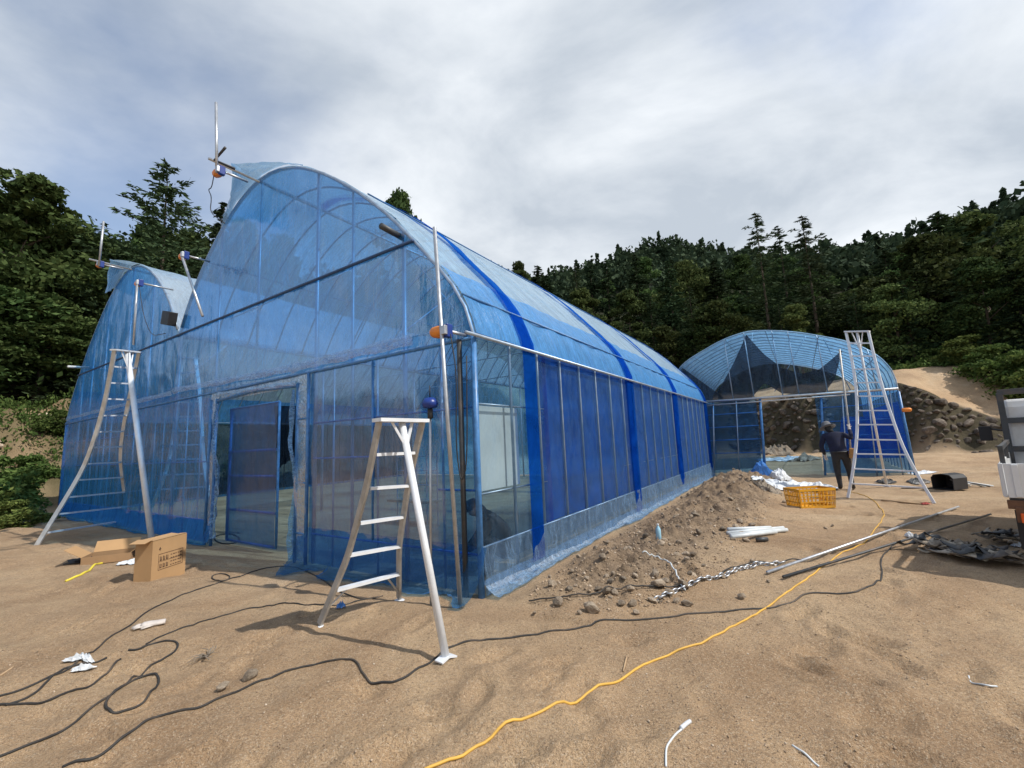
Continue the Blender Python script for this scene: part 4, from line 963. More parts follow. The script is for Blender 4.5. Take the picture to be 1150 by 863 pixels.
# blue-capped pole with antenna by the ladder
s_ = -.42; t_, z_ = on_gable(483, 456, s_); bt, bz = on_gable(484, 681, s_)
g = thing('blue_capped_pole', 'thin steel pole with round blue cap and short antenna beside the front ladder', 'pole', W3(s_, bt, 0), ROT1)
dt = t_-bt
MB().tube([(0, 0, -.1), (0, dt, z_)], .014, 8).build('pole', M_galv, g, True)
MB().lathe((0, dt, z_-.03), [(.03, 0), (.075, .01), (.088, .05), (.086, .07), (.06, .11), (.02, .12)], 18).build('cap', M_bluep, g, True)
MB().tube([(0, dt, z_+.08), (0, dt, z_+.22)], .006, 6).build('antenna', M_black, g, True)
MB().lathe((0, dt, z_-.14), [(.02, 0), (.03, .01), (.03, .1), (.02, .11)], 12).build('collar', M_black, g, True)
p0, p1 = W3(-.05, WID-.3), None
g = MB(); p = W_on(77, 412, -.9); q = W_on(100, 413, -.02); ob = g.tube([p, q], .03, 8).build('pipe_stub', M_pvc, G1, True)

# ------------------------------------------------------------------ ladders
def tripod(label, railL, railR, rungs, poleT, poleF, footL, footR, mr, ms, mp, mats_pole_r=.03, rail_w=(.03, .06), step=(.025, .075), plane=None, pole=True, tdep=None):
    F1 = gp(*footL); F2 = gp(*footR); Mm = (F1+F2)/2
    if plane is None:
        F3 = gp(*poleF)
        n = np.cross(F3-Mm, (0, 0, 1.)); n /= np.linalg.norm(n); T = on_plane(poleT[0], poleT[1], Mm, n) if tdep is None else at_depth(poleT[0], poleT[1], (Mm@cf)*(1-tdep)+(F3@cf)*tdep)
        pn = np.cross(F2-F1, T-F1); pn /= np.linalg.norm(pn); p0 = F1
    else:
        T = None; p0, pn = plane; F3 = None
    U = lambda x, y: on_plane(x, y, p0, pn)
    base = np.array([Mm[0], Mm[1], 0])
    g = thing('tripod_ladder', label, 'ladder', base, 0, 'aluminium tripod ladders')
    RL = [U(*q)-base for q in railL]; RR = [U(*q)-base for q in railR]
    def dens(P):
        P = np.array(P); c = np.concatenate([[0], np.cumsum(np.linalg.norm(np.diff(P, axis=0), axis=1))]); u = np.linspace(0, c[-1], 24)
        Q = np.stack([np.interp(u, c, P[:, i]) for i in range(3)], 1)
        for _ in range(3): Q[1:-1] = .25*Q[:-2]+.5*Q[1:-1]+.25*Q[2:]
        return Q
    for Pr in (RL, RR):
        Q = dens(Pr); b = MB(); vs = []
        w, d = rail_w
        for i in range(len(Q)):
            tg = Q[min(i+1, len(Q)-1)]-Q[max(i-1, 0)]; tg /= np.linalg.norm(tg); a = np.cross(tg, pn)
            for i1, j1 in ((-1, -1), (1, -1), (1, 1), (-1, 1)): vs.append(Q[i]+a*i1*w/2+pn*j1*d/2)
        fs = []
        for i in range(len(Q)-1):
            for j in range(4): fs.append((i*4+j, i*4+(j+1) % 4, i*4+4+(j+1) % 4, i*4+4+j))
        fs += [(3, 2, 1, 0), tuple(4*(len(Q)-1)+j for j in range(4))]
        b.add(vs, fs); rl = b.build('rail', mr, g)
        e_ = Q[-1]; MB().lathe(e_-np.array([0, 0, .03]), [(.055, 0), (.06, .008), (.03, .02)], 12).build('foot_pad', mp, rl)
    for a, c in rungs:
        A = U(*a)-base; B = U(*c)-base; b = MB(); b.beam(A, B, step[1], step[0], np.cross(B-A, pn)+np.array([0, 0, 1e-3])) if False else b.beam(A, B, step[1], step[0]); b.build('step', ms, g)
    A, B = RL[0], RR[0]; b = MB(); b.beam(A+(A-B)*.06, B+(B-A)*.06, .13, .03); b.build('top_plate', ms, g)
    if pole:
        Tp = (A+B)/2 - np.array([0, 0, .02]); F = F3-base
        b = MB(); b.tube([Tp, F], mats_pole_r, 12); pl = b.build('support_pole', mp, g, True)
        MB().beam(A*.75+B*.25-np.array([0, 0, .0]), Tp*.88+F*.12, .02, .02).build('brace', ms, g); MB().beam(B*.75+A*.25, Tp*.88+F*.12, .02, .02).build('brace', ms, g)
        dd = (F2-F1)/np.linalg.norm(F2-F1)
        b = MB(); b.beam(F-dd*.075+np.array([0, 0, .0]), F+np.array([0, 0, .02]), .08, .012); b.beam(F+np.array([0, 0, .02]), F+dd*.075, .08, .012); b.build('foot_pad', mp, pl)
    return g, U, base
fr, UF, fbse = tripod('worn tripod ladder with five treads standing in front of the near corner', [(426, 472), (413, 541), (391, 625), (359, 701)], [(474.5, 473), (458, 547), (448, 614), (448, 672)],
    [((421, 511), (464, 509)), ((414, 549), (457, 546)), ((403, 588), (451, 581)), ((391, 624), (448, 614)), ((377, 663), (447, 645))], (458, 473), (501, 740), (359, 702), (448, 674), M_alud, M_aluw, M_aluw, .030, (.026, .06), (.026, .062))
a = UF(377, 663)-fbse; c = UF(447, 645)-fbse; fl = UF(367, 684)-fbse; frr = UF(448, 666)-fbse
for p, q in ((a*.8+c*.2, fl), (c*.8+a*.2, frr)): MB().beam(p, q, .014, .014).build('brace', M_alu, fr)
c3 = lambda x, y: (x/3.454, 370+y/3.454)
tripod('tall tripod ladder with white pole standing in front of the left span', [c3(445, 80), c3(410, 270), c3(375, 400), c3(330, 530), c3(260, 650), c3(140, 842)], [c3(540, 90), c3(515, 210), c3(480, 370), c3(465, 500), c3(485, 650), c3(515, 750)],
    [(c3(438, 145), c3(528, 152)), (c3(425, 208), c3(513, 212)), (c3(412, 270), c3(503, 274)), (c3(397, 335), c3(490, 335)), (c3(382, 398), c3(477, 397)), (c3(362, 458), c3(470, 456)), (c3(338, 522), c3(466, 516)), (c3(305, 585), c3(470, 575)), (c3(262, 652), c3(480, 632)), (c3(220, 718), c3(495, 688)), (c3(178, 790), c3(510, 738))],
    (148, 396), (171, 612), c3(140, 842), c3(515, 752), M_alu, M_aluw, M_aluw, .05, (.032, .075), (.03, .06))
c8 = lambda x, y: (740+x/3.594, 350+y/3.594)
tripod('tall bright tripod ladder flaring at its feet before the far greenhouse', [c8(755, 82), c8(780, 200), c8(796, 300), c8(801, 400), c8(800, 500), c8(785, 640), c8(763, 752)], [c8(845, 80), c8(868, 180), c8(908, 330), c8(945, 440), c8(985, 550), c8(1046, 665), c8(1112, 775)],
    [(c8(768, 128), c8(855, 128)), (c8(778, 180), c8(867, 180)), (c8(786, 233), c8(881, 232)), (c8(793, 288), c8(895, 286)), (c8(799, 342), c8(910, 342)), (c8(801, 400), c8(928, 400)), (c8(801, 457), c8(950, 457)), (c8(800, 517), c8(973, 519)), (c8(793, 575), c8(997, 578)), (c8(786, 635), c8(1034, 645)), (c8(775, 695), c8(1072, 712))],
    (963, 373), (996, 547), c8(763, 752), c8(1112, 775), M_aluw, M_aluw, M_aluw, .028, (.05, .06), (.03, .05), tdep=.5)
pl0 = W3(1.3, 0, 0)
tripod('tripod ladder seen dimly through the film wall behind the left ladder', [c3(705, 110), c3(695, 225), c3(675, 395), c3(655, 520), c3(620, 620), c3(580, 700)], [c3(758, 112), c3(772, 225), c3(780, 340), c3(785, 450), c3(795, 560), c3(815, 650)],
    [(c3(700, 170), c3(765, 168)), (c3(693, 225), c3(770, 222)), (c3(688, 283), c3(776, 280)), (c3(680, 340), c3(779, 337)), (c3(674, 395), c3(782, 393)), (c3(667, 450), c3(785, 447)), (c3(657, 505), c3(788, 503)), (c3(640, 565), c3(795, 560)), (c3(618, 622), c3(806, 610))], None, (150, 600), (168, 572), (235, 560), M_aluw, M_aluw, M_aluw, .03, (.05, .08), (.04, .08), plane=(pl0, d1), pole=False)

# ------------------------------------------------------------------ cables
def path_px(pts, r=.008, n=10, dz=0, wob=.0):
    P = [np.array(gp(x, y)) for x, y in pts]; Q = []
    k = len(P)
    for i in range(k-1):
        p0, p1, p2, p3 = P[max(i-1, 0)], P[i], P[i+1], P[min(i+2, k-1)]
        for j in range(n):
            t = j/n; q = .5*((2*p1)+(-p0+p2)*t+(2*p0-5*p1+4*p2-p3)*t*t+(-p0+3*p1-3*p2+p3)*t**3); Q.append(q)
    Q.append(P[-1])
    for q in Q: q[2] = H(q[0], q[1])+r*.75+dz
    return Q
def cable(name, label, pts, r, mat, cat='cable', group=None, dz=0):
    Q = path_px(pts, r, dz=dz); o = Q[0].copy(); ob = MB(o).tube(Q, r, 8).build(name, mat, None, True); ob.location = o; return tag(ob, label, cat, group)
c4 = lambda x, y: (x/3.05, 580+y/3.05)
cable('black_cable', 'long black cable sweeping from bottom left past the front ladder foot to the right', [c4(215, 862), c4(300, 838), c4(380, 795), c4(460, 735), c4(540, 690), c4(620, 668), c4(690, 655), c4(760, 622), c4(880, 570), (318, 756), (345, 749), (372, 743), (398, 743), (410, 760), (425, 768), (450, 764), (478, 748), (500, 730), (525, 721), (580, 716), (640, 708), (690, 697), (760, 693), (820, 687), (880, 680), (905, 668), (930, 667), (965, 664), (990, 650), (990, 628), (1005, 610)], .0078, M_cable)
cable('black_cable', 'black cable coming out of the doorway and running down to the left edge', [(-30, 792), c4(0, 618), c4(90, 590), c4(190, 545), c4(270, 495), c4(340, 450), c4(430, 385), c4(510, 325), c4(600, 282), c4(690, 248), c4(760, 225), c4(830, 205), c4(915, 178), (325, 637), (350, 645), (400, 672), (430, 670)], .0078, M_cable)
cable('black_cable', 'black cable looping in a round coil on the lower left sand', [(-40, 866), c4(0, 826), c4(100, 785), c4(220, 735), c4(300, 670), c4(380, 615), c4(440, 575), c4(500, 548), c4(538, 548), c4(540, 580), c4(500, 630), c4(430, 668), c4(380, 672), c4(362, 645), c4(385, 610), c4(440, 570), c4(500, 530), c4(560, 490), c4(605, 455), c4(600, 432), c4(540, 435), c4(480, 455), c4(440, 460)], .0078, M_cable)
cable('black_cable', 'dark cable with a forked end crossing at the lower left edge', [(-40, 796), c4(0, 648), c4(90, 645), c4(180, 628), c4(270, 595), c4(340, 560), c4(380, 525), c4(412, 492)], .008, M_cable)
cable('black_cable', 'short dark cable piece joining two cables at the lower left', [c4(20, 650), c4(80, 630), c4(130, 600), c4(160, 570), c4(220, 525), c4(300, 505), c4(365, 487)], .008, M_cable)
cable('black_cable', 'thin black cable lying half buried from the sand to the front skirt', [c4(500, 440), c4(560, 410), c4(620, 385), c4(660, 375), c4(700, 360), c4(770, 340), c4(840, 320), (300, 681), (330, 678), (370, 680), (400, 676), (425, 671)], .007, M_cable)
cable('black_cable', 'black cable lying over the spoil heap stones', [(594, 678), (630, 674), (660, 671), (690, 664), (730, 661), (770, 659), (800, 652), (815, 643), (840, 636), (870, 635), (900, 632)], .0078, M_cable, dz=.02)
cable('hose_coil', 'black hose coiled on the floor just inside the doorway', [(255+14*math.cos(a*.5)*(1+.08*math.sin(a)), 606+5.5*math.sin(a*.5)) for a in range(0, 40)], .012, M_black, 'hose')
cable('cable_coil', 'small ring of black cable on the sand right of the cardboard box', [(248+10*math.cos(a*.55), 649+4*math.sin(a*.55)) for a in range(0, 13)], .0078, M_cable, 'cable')
cable('extension_cable', 'yellow extension cable running from the far ladder to the bottom of the picture', [(470, 874), (486, 862), (560, 820), (640, 792), (700, 763), (740, 741), (800, 716), (860, 684), (905, 652), (940, 625), (975, 605), (990, 585), (992, 575), (980, 562), (965, 555), (950, 552)], .008, M_yellow, 'cord')
cable('bent_wire', 'thin grey wire arching over the spoil heap', [(722, 627), (740, 630), (755, 640), (763, 655), (770, 667)], .008, M_pvc, 'cord', dz=.03)
cable('yellow_strap', 'bright yellow strap on the sand left of the cardboard box', [c4(225, 225), c4(290, 195), c4(340, 165), c4(400, 150), c4(470, 132)], .016, solid('lemon_strap', (.75, .62, .06), .5), 'strap')
for i, (lb, pts) in enumerate([('wire snippet sticking from the sand at the bottom centre', [(748, 862), (749, 840), (757, 828), (770, 816)]), ('thin grey wire snippet at the bottom right', [(890, 838), (905, 848), (920, 862)]), ('curled wire snippet on the sand at the right', [(1088, 760), (1092, 768), (1105, 770), (1120, 772)])]):
    cable('wire_snippet', lb, pts, .005, M_pvc, 'wire')
ob = cable('white_tag', 'small white plastic piece at the end of the bottom wire', [(765, 820), (775, 812)], .011, M_white, 'tag')

# poles lying on the right
def stick(name, label, a, b_, r, mat, cat='pole', za=0, zb_=0, n=10, group=None):
    A = gp(*a); B = gp(*b_); A[2] += r+za; B[2] += r+zb_; ob = MB(A).tube([A, B], r, n).build(name, mat, None, True); ob.location = A; return tag(ob, label, cat, group)
stick('steel_pole', 'long pale galvanised pole lying on the ground, upper of two crossing poles at the right', (862, 646), (1077, 572), .017, M_galv, za=.01, zb_=.03)
stick('steel_pole', 'long dark pole lying on the ground, lower of two crossing poles at the right', (880, 652), (1113, 580), .015, M_darksteel, za=.02, zb_=.02)
stick('wooden_batten', 'pale wooden batten lying behind the right ladder foot', (990, 563), (1034, 567), .02, M_wood, 'batten')
for i, (a, c) in enumerate([((817, 601), (880, 595)), ((820, 604), (884, 598)), ((822, 607), (872, 601)), ((818, 599), (866, 597))]):
    stick('plastic_pipe', 'short pale plastic pipe in the small bundle on the sand', a, c, .028, M_pvc, 'pipe', za=.01*i, zb_=.01*i, group='pipes of the small bundle')
ob = stick('offcut', 'short dark offcut beside the bundle of pale pipes', (850, 609), (862, 608), .03, M_darksteel, 'offcut')
# grey spiral (coiled sleeve) lying by the heap
P0 = path_px([(735, 676), (765, 664), (800, 652), (840, 640), (880, 634)], .02, 30)
seg = np.concatenate([[0], np.cumsum([np.linalg.norm(P0[i+1]-P0[i]) for i in range(len(P0)-1)])]); P0 = np.array(P0)
o_ = P0[0].copy(); m = MB(o_); nl_ = int(seg[-1]/.062)
for i in range(nl_):
    u = seg[-1]*(i+.5)/nl_; p = np.array([np.interp(u, seg, P0[:, k]) for k in range(3)]); q = np.array([np.interp(u+.03, seg, P0[:, k]) for k in range(3)]); tg = q-p; tg /= max(np.linalg.norm(tg), 1e-6)
    a_ = np.cross(tg, (0, 0, 1)); a_ /= np.linalg.norm(a_); th0 = (.35 if i % 2 else 1.25)+.3*math.sin(i*1.7); sd_v = a_*math.cos(th0)+np.array([0, 0, 1])*math.sin(th0)
    jig = a_*.012*math.sin(i*2.3)
    m.tube([p+jig+tg*math.cos(w)*.043+sd_v*math.sin(w)*.024+np.array([0, 0, .012]) for w in np.linspace(0, 2*math.pi, 11)[:-1]], .0075, 6, closed=True)
ob = m.build('chain', M_galv, None, True); ob.location = o_; tag(ob, 'grey twisted metal chain stretched along the edge of the spoil heap', 'chain')

# ------------------------------------------------------------------ cardboard boxes
A = gp(169, 653); B = gp(207.5, 644); C0 = gp(155.5, 649)
u_ = B-A; u_[2] = 0; wb = np.linalg.norm(u_); u_ /= wb; v_ = np.array([-u_[1], u_[0], 0]); db = .24
hb_ = 47/490*np.linalg.norm(A[:2])*.76
g = thing('cardboard_box', 'tall brown cardboard box with printed handling marks on the sand', 'box', (A[0], A[1], min(H(A[0], A[1]), H(B[0], B[1]), H(C0[0], C0[1]))-.006), math.atan2(u_[1], u_[0]))
m = MB(); th = .006
m.box((wb/2, 0.003, hb_/2), (wb, th, hb_)); m.box((wb/2, db, hb_/2), (wb, th, hb_)); m.box((.003, db/2, hb_/2), (th, db-th-.002, hb_)); m.box((wb-.003, db/2, hb_/2), (th, db-th-.002, hb_)); m.box((wb/2, db/2, .004), (wb-.02, db-.02, .006)); m.build('carton', M_card, g)
MB().box((wb/2, db*.72, hb_+.004), (wb*.98, db*.5, .005), rx=.12).build('flap', M_card, g); MB().box((wb/2, -.0+db*.22, hb_+.006), (wb*.98, db*.42, .005), rx=-.05).build('flap', M_card, g); MB().box((-.05, db*.5, hb_+.01), (.13, db*.9, .005), ry=-.25).build('flap', M_card, g)
m = MB(); y = -.002
def ink(x0, x1, z0, z1): m.box(((x0+x1)/2*wb, y, (z0+z1)/2*hb_), (abs(x1-x0)*wb, .002, abs(z1-z0)*hb_))
for (x0, x1, z0, z1) in [(.18, .90, .30, .31), (.18, .90, .66, .67), (.18, .187, .3, .67), (.89, .90, .3, .67), (.18, .9, .49, .497)]: ink(x0, x1, z0, z1)
for i in range(3):
    for j in range(2): x0 = .22+i*.09; z0 = .34+j*.17; ink(x0, x0+.02, z0, z0+.1); ink(x0, x0+.055, z0, z0+.02); ink(x0+.04, x0+.055, z0, z0+.09)
for i in range(5):
    for j in range(4): ink(.53+.07*i, .53+.07*i+random.uniform(.03, .06), .34+.08*j, .36+.08*j)
ink(.18, .24, .78, .80); ink(.2, .22, .75, .83)
m.build('printing', M_ink, g)
A = gp(*c4(380, 150)); g = thing('open_carton', 'opened flat brown carton with raised flaps behind the tall box', 'box', A, .45)
m = MB(); W_, D_, H_ = .62, .42, .12
m.box((0, -D_/2, H_/2), (W_, .006, H_)); m.box((0, D_/2, H_/2), (W_, .006, H_)); m.box((-W_/2, 0, H_/2), (.006, D_-.01, H_)); m.box((W_/2, 0, H_/2), (.006, D_-.01, H_)); m.box((0, 0, .005), (W_-.02, D_-.02, .006)); m.build('carton', M_cardd, g)
MB().box((-.42, 0, H_+.07), (.26, D_*.95, .006), ry=.6).build('flap', M_card, g); MB().box((.40, 0, H_+.07), (.24, D_*.95, .006), ry=-.6).build('flap', M_card, g); MB().box((0, .27, H_+.08), (W_*.95, .2, .006), rx=.9).build('flap', M_card, g)
A = gp(*c4(300, 150))
def crumple(name, label, cat, px, py, L, Wd, hgt, mat, rz=0, seed=0, n=22, dome=.0, group=None):
    c = gp(px, py); b = MB()
    def fn(u, v):
        a, d = (u-.5)*L, (v-.5)*Wd; ed = 1-.25*abs(fb(u*4+seed, v*4, 12)); a *= ed; d *= 1-.3*abs(fb(u*3, v*3+seed, 13))
        x = a*math.cos(rz)-d*math.sin(rz); y = a*math.sin(rz)+d*math.cos(rz)
        k = math.sin(math.pi*u)*math.sin(math.pi*v)
        z = H(c[0]+x, c[1]+y)-c[2]+.012+abs(fb(u*5+seed, v*5, 14+seed))*hgt*(.25+.75*k)+dome*k**.5
        return (x, y, z)
    b.grid(fn, n, n); ob = b.build(name, mat, None, False); ob.location = c; return tag(ob, label, cat, group)
crumple('black_sheet', 'flattened black plastic sheet left of the opened carton', 'sheet', *c4(320, 150), .7, .35, .05, M_black, .6, 1)
crumple('white_sheet', 'small white plastic sheet between the yellow strap and tall box', 'sheet', *c4(450, 160), .35, .3, .06, M_white, .5, 2)
c = gp(*c4(508, 378)); m = MB(); Vp = []
m.lathe((-.05, 0, .016), [(.030, -.06), (.034, -.05), (.036, 0), (.044, .045), (.042, .08), (.03, .095)], 12, (1, 0, 0))
for j, (yy, ll, aa) in enumerate([(-.032, .06, -.22), (-.011, .075, -.06), (.011, .07, .08), (.031, .055, .25)]): m.tube([(.03, yy, .015), (.03+ll*.6, yy+aa*ll*.6, .02), (.03+ll, yy+aa*ll, .012)], [.012, .011, .009], 8)
m.tube([(-.03, .035, .015), (.0, .062, .018), (.035, .075, .012)], [.014, .012, .010], 8)
m.v = [(x, y, max(.003, z*.62+.006)) for x, y, z in m.v]; ob = m.build('work_glove', M_glove, None, True); ob.location = c; ob.rotation_euler = (0, 0, -2.6); ob.scale = (1.15, 1.15, 1.1); tag(ob, 'white work glove lying alone on the sand below the cardboard box', 'glove')
for i, (x, y, rz) in enumerate([(255, 497, .2), (290, 492, -.3), (285, 528, .3)]):
    crumple('plastic_scrap', ['flat white scrap left of the three beside the crossing cables', 'white scrap touching the long cable, upper of the three', 'bluish white scrap, lowest of the three by the crossing cables'][i], 'scrap', *c4(x, y), .16, .06, .035, M_white, rz, 5+i, 10, .01)
c = gp(*c4(712, 480)); m = MB(); gg = random.Random(3)
for k in range(16):
    a = gg.random()*6.28; l_ = gg.uniform(.05, .13); m.tube([(0, 0, 0), (math.cos(a)*l_*.5, math.sin(a)*l_*.9, gg.uniform(.01, .05)), (math.cos(a+.4)*l_*.9, math.sin(a+.4)*l_*1.6, gg.uniform(.003, .05))], [.005, .004, .001], 5)
ob = m.build('dry_weed', M_rag, None, True); ob.location = c; tag(ob, 'dark withered weed tuft on the sand right of the glove', 'weed')
crumple('plastic_scrap', 'blue crumpled wrapper under the front ladder', 'wrapper', *(383, 684), .09, .07, .06, M_bag, .3, 12, 10, .02)
stick('thin_stick', 'pale thin stick on the sand at the left edge', (0, 760), (42, 733), .007, M_wood, 'stick')
stick('dead_twig', 'short pale twig standing up in the sand at lower middle', (700, 755), (704, 738), .006, M_wood, 'twig')
# ------------------------------------------------------------------ site clutter in front of the far greenhouse
crumple('white_tarp', 'crumpled white plastic tarp spread behind the yellow crate', 'tarp', 893, 549, 1.9, 1.5, .20, M_white, .2, 21, 30, .03)
crumple('dark_tarp', 'dark crumpled cloth at the edge of the white tarp', 'cloth', 862, 552, .8, .5, .16, M_rag, .6, 23, 18, .05)
crumple('blue_bag', 'bulging blue plastic bag at the doorway of the far greenhouse', 'bag', 855, 534, .75, .62, .10, M_bag, .3, 24, 22, .38)
crumple('white_bag', 'bulging white plastic bag right of the blue bag', 'bag', 877, 539, .6, .5, .1, M_white, .3, 25, 20, .26)
crumple('plastic_sheeting', 'pale strip of sheeting on the floor inside the far doorway', 'sheeting', 880, 517, 2.6, 1.0, .15, M_white, -.3, 26, 26, .02)
crumple('dirt_clod', 'brown dirt clod pile inside the far doorway against the stone bank', 'dirt pile', 872, 512, 2.0, 1.0, .35, M_stone, 0, 27, 22, .35)
crumple('dirt_clod', 'low brown dirt heap on the floor right of the far doorway', 'dirt pile', 905, 517, 1.4, .8, .22, M_stone, .4, 33, 20, .12)
crumple('dark_bag', 'flat dark bag under the right ladder', 'bag', 995, 543, .55, .35, .08, M_black, .2, 28, 16, .08)
crumple('dark_bag', 'small grey bag between the right ladder and the black tub', 'bag', 1032, 542, .6, .35, .08, M_darksteel, .2, 29, 16, .06)
crumple('white_scrap', 'flat white sheet at the right foot of the far greenhouse', 'sheet', 1036, 531, .9, .4, .05, M_white, .1, 30, 14, .02)
crumple('red_rag', 'small red rag beside the right foot of the ladder', 'rag', 1040, 567, .18, .14, .04, solid('red_cloth', (.35, .06, .05), .9), .1, 31, 10, .02)
# bundle of crossing flattened tubes behind: camouflage cloth heap and black tub with hoses
M_strap2 = solid('dusty_strap_pale', (.40, .35, .28), .9, 0, .35, 14, .3)
def strap_heap(label, px, py, L, rz, seed, nr):
    c = gp(px, py); gg = random.Random(seed); g = thing('netting', label, 'netting', c, rz)
    for q in range(nr):
        x0 = gg.uniform(-.3, .1)*L; y0 = gg.uniform(-.16, .16); a = gg.uniform(-.6, .6); pts = []; wv = gg.uniform(.05, .12); ph = gg.random()*6
        for k in range(15):
            f = k/14; pts.append((x0+math.cos(a)*L*f*.8, y0+math.sin(a)*L*f*.5+.07*math.sin(f*7+ph), .015+.055*abs(math.sin(f*5+ph*2))+.012*q))
        b = MB(); vs = []
        for k, p in enumerate(pts):
            d = np.array(pts[min(k+1, 14)])-np.array(pts[max(k-1, 0)]); d /= np.linalg.norm(d); n_ = np.cross(d, (0, 0, 1)); n_ /= np.linalg.norm(n_); tw = .9*math.sin(k*.5+ph); up_ = np.array([0, 0, 1]); w_ = n_*math.cos(tw)+up_*math.sin(tw)*.6
            for sg, hh in ((-1, -1), (1, -1), (1, 1), (-1, 1)): vs.append(np.array(p)+w_*sg*wv/2+up_*hh*.006+np.array([0, 0, abs(math.sin(tw))*wv*.3]))
        b.add(vs, [(k*4+j, k*4+(j+1) % 4, k*4+4+(j+1) % 4, k*4+4+j) for k in range(14) for j in range(4)]+[(3, 2, 1, 0), (56, 57, 58, 59)])
        b.build('fold', M_strap2 if q % 3 == 0 else (M_rag if q % 3 == 1 else M_darksteel), g, True)
for i, (x, y, L, rz) in enumerate([(1033, 620, .5, -.1), (1056, 625, .55, -.5), (1080, 629, .55, -.3), (1104, 633, .5, -.6), (1122, 612, .45, .1)]):
    strap_heap(['leftmost tangle of dusty straps and netting on the sand', 'second tangle from the left in the row of netting', 'middle tangle of the netting row', 'fourth tangle from the left in the netting row', 'tangle of netting nearest to the truck'][i], x, y, L, rz, 50+i, 9)
crumple('white_scrap', 'white scrap beside the truck in its shadow', 'scrap', 1143, 614, .15, .1, .05, M_white, .1, 45, 10, .02)
crumple('white_cup', 'small white crushed cup between the two crossing poles', 'cup', 1022, 604, .12, .10, .03, M_white, 0, 46, 12, .05)
c = gp(1068, 550); g = thing('black_tub', 'black open plastic tub lying on its side with pale hoses spilling out', 'tub', c, .3)
m = MB(); arc = [(.22, .02), (.23, .30), (.17, .38), (0, .41), (-.17, .38), (-.23, .30), (-.22, .02)]
for k_, sc_ in ((1, 1.0), (-1, .93)):
    vs = [(x_, y_*sc_, z_*sc_+(.012 if sc_ < 1 else 0)) for x_ in (-.28, .25) for y_, z_ in arc]; m.add(vs, [(i, (i+1) % 7, 7+(i+1) % 7, 7+i) for i in range(7)])
m.add([(.25, y_*.98, z_) for y_, z_ in arc], [tuple(range(7))]); m.add([(-.28, y_*q_, z_*q_+(.012 if q_ < 1 else 0)) for q_ in (1, .93) for y_, z_ in arc], [(i, (i+1) % 7, 7+(i+1) % 7, 7+i) for i in range(7)])
m.build('tub_body', M_black, g)
for k in range(9):
    pts = [(.15, random.uniform(-.12, .12), .12+random.uniform(0, .15)), (.5+random.uniform(-.1, .1), random.uniform(-.25, .25), .14+random.random()*.1), (.9+random.uniform(-.1, .3), random.uniform(-.3, .2), .03)]
    Qh = [np.array(pts[0])*(1-f)**2+2*f*(1-f)*np.array(pts[1])+f*f*np.array(pts[2]) for f in np.linspace(0, 1, 9)]
    MB().tube(Qh, .017, 6).build('hose', M_black if k % 3 == 0 else M_pvc, g, True)
stick('loose_rod', 'thin dark rod lying from the tub towards the right ladder', (1012, 549), (1050, 549), .012, M_darksteel, 'rod')
# bottle
c = gp(740, 606); g = thing('water_bottle', 'small clear blue plastic bottle standing on the spoil heap', 'bottle', c)
MB().lathe((0, 0, 0), [(.03, 0), (.036, .01), (.036, .15), (.03, .17), (.014, .2), (.014, .21)], 14).build('bottle_body', M_bottle, g, True); MB().lathe((0, 0, .21), [(.016, 0), (.016, .02)], 12).build('bottle_cap', M_white, g, True)
# yellow crate (slatted)
c0, c1 = gp(900, 571), gp(938, 571); u_ = c1-c0; wb = np.linalg.norm(u_[:2])
g = thing('yellow_crate', 'yellow slatted plastic crate in front of the white tarp', 'crate', (c0[0], c0[1], (c0[2]+c1[2])/2), math.atan2(u_[1], u_[0]))
hc, dc_ = .40, .42; m = MB(); tp = .03
def cr_side(ax, off, L0, out):
    n = 9
    for i in range(n+1):
        f = i/n; a = -tp*0+L0*f
        if ax == 0: m.beam((a, off, 0), (a+(f-.5)*tp*2, off+out*tp, hc), .022, .012, (0, 1, 0))
        else: m.beam((off, a, 0), (off+out*tp, a+(f-.5)*tp*2, hc), .022, .012, (1, 0, 0))
    for k, z in enumerate((.02, .13, .25, hc-.02)):
        w = tp*z/hc; hh = .05 if k in (0, 3) else .02
        if ax == 0: m.beam((-w, off+out*w, z), (L0+w, off+out*w, z), .02, hh)
        else: m.beam((off+out*w, -w, z), (off+out*w, L0+w, z), .021, hh+.002)
cr_side(0, 0, wb, -1); cr_side(0, dc_, wb, 1); cr_side(1, 0, dc_, -1); cr_side(1, wb, dc_, 1); m.build('crate_sides', M_crate, g); MB().box((wb/2, dc_/2, .008), (wb-.02, dc_-.02, .012)).build('crate_base', M_crate, g)

# ------------------------------------------------------------------ people
def skin_body(name, J, E, zone, mats, parent, sub=2):
    names = list(J); idx = {k: i for i, k in enumerate(names)}
    me = bpy.data.meshes.new(name); me.from_pydata([J[k][0] for k in names], [(idx[a], idx[b_]) for a, b_ in E], [])
    ob = bpy.data.objects.new(name, me); COL.objects.link(ob)
    md = ob.modifiers.new('skin', 'SKIN'); md.use_smooth_shade = True; md.branch_smoothing = .3
    sv = me.skin_vertices[0].data
    for k in names: r = J[k][1]; q_ = 1.22 if not k[1:2] == 'f' else 1.0; sv[idx[k]].radius = (r*q_, r*q_) if not hasattr(r, '__len__') else (r[0]*q_, r[1]*q_)
    sv[0].use_root = True
    sm = ob.modifiers.new('sub', 'SUBSURF'); sm.levels = sub; sm.render_levels = sub
    dg = bpy.context.evaluated_depsgraph_get(); nm = bpy.data.meshes.new_from_object(ob.evaluated_get(dg)); ob.modifiers.clear(); ob.data = nm
    nm.materials.clear()
    for m_ in mats: nm.materials.append(m_)
    for p in nm.polygons: p.use_smooth = True; p.material_index = zone(p.center)
    ob.parent = parent; return ob
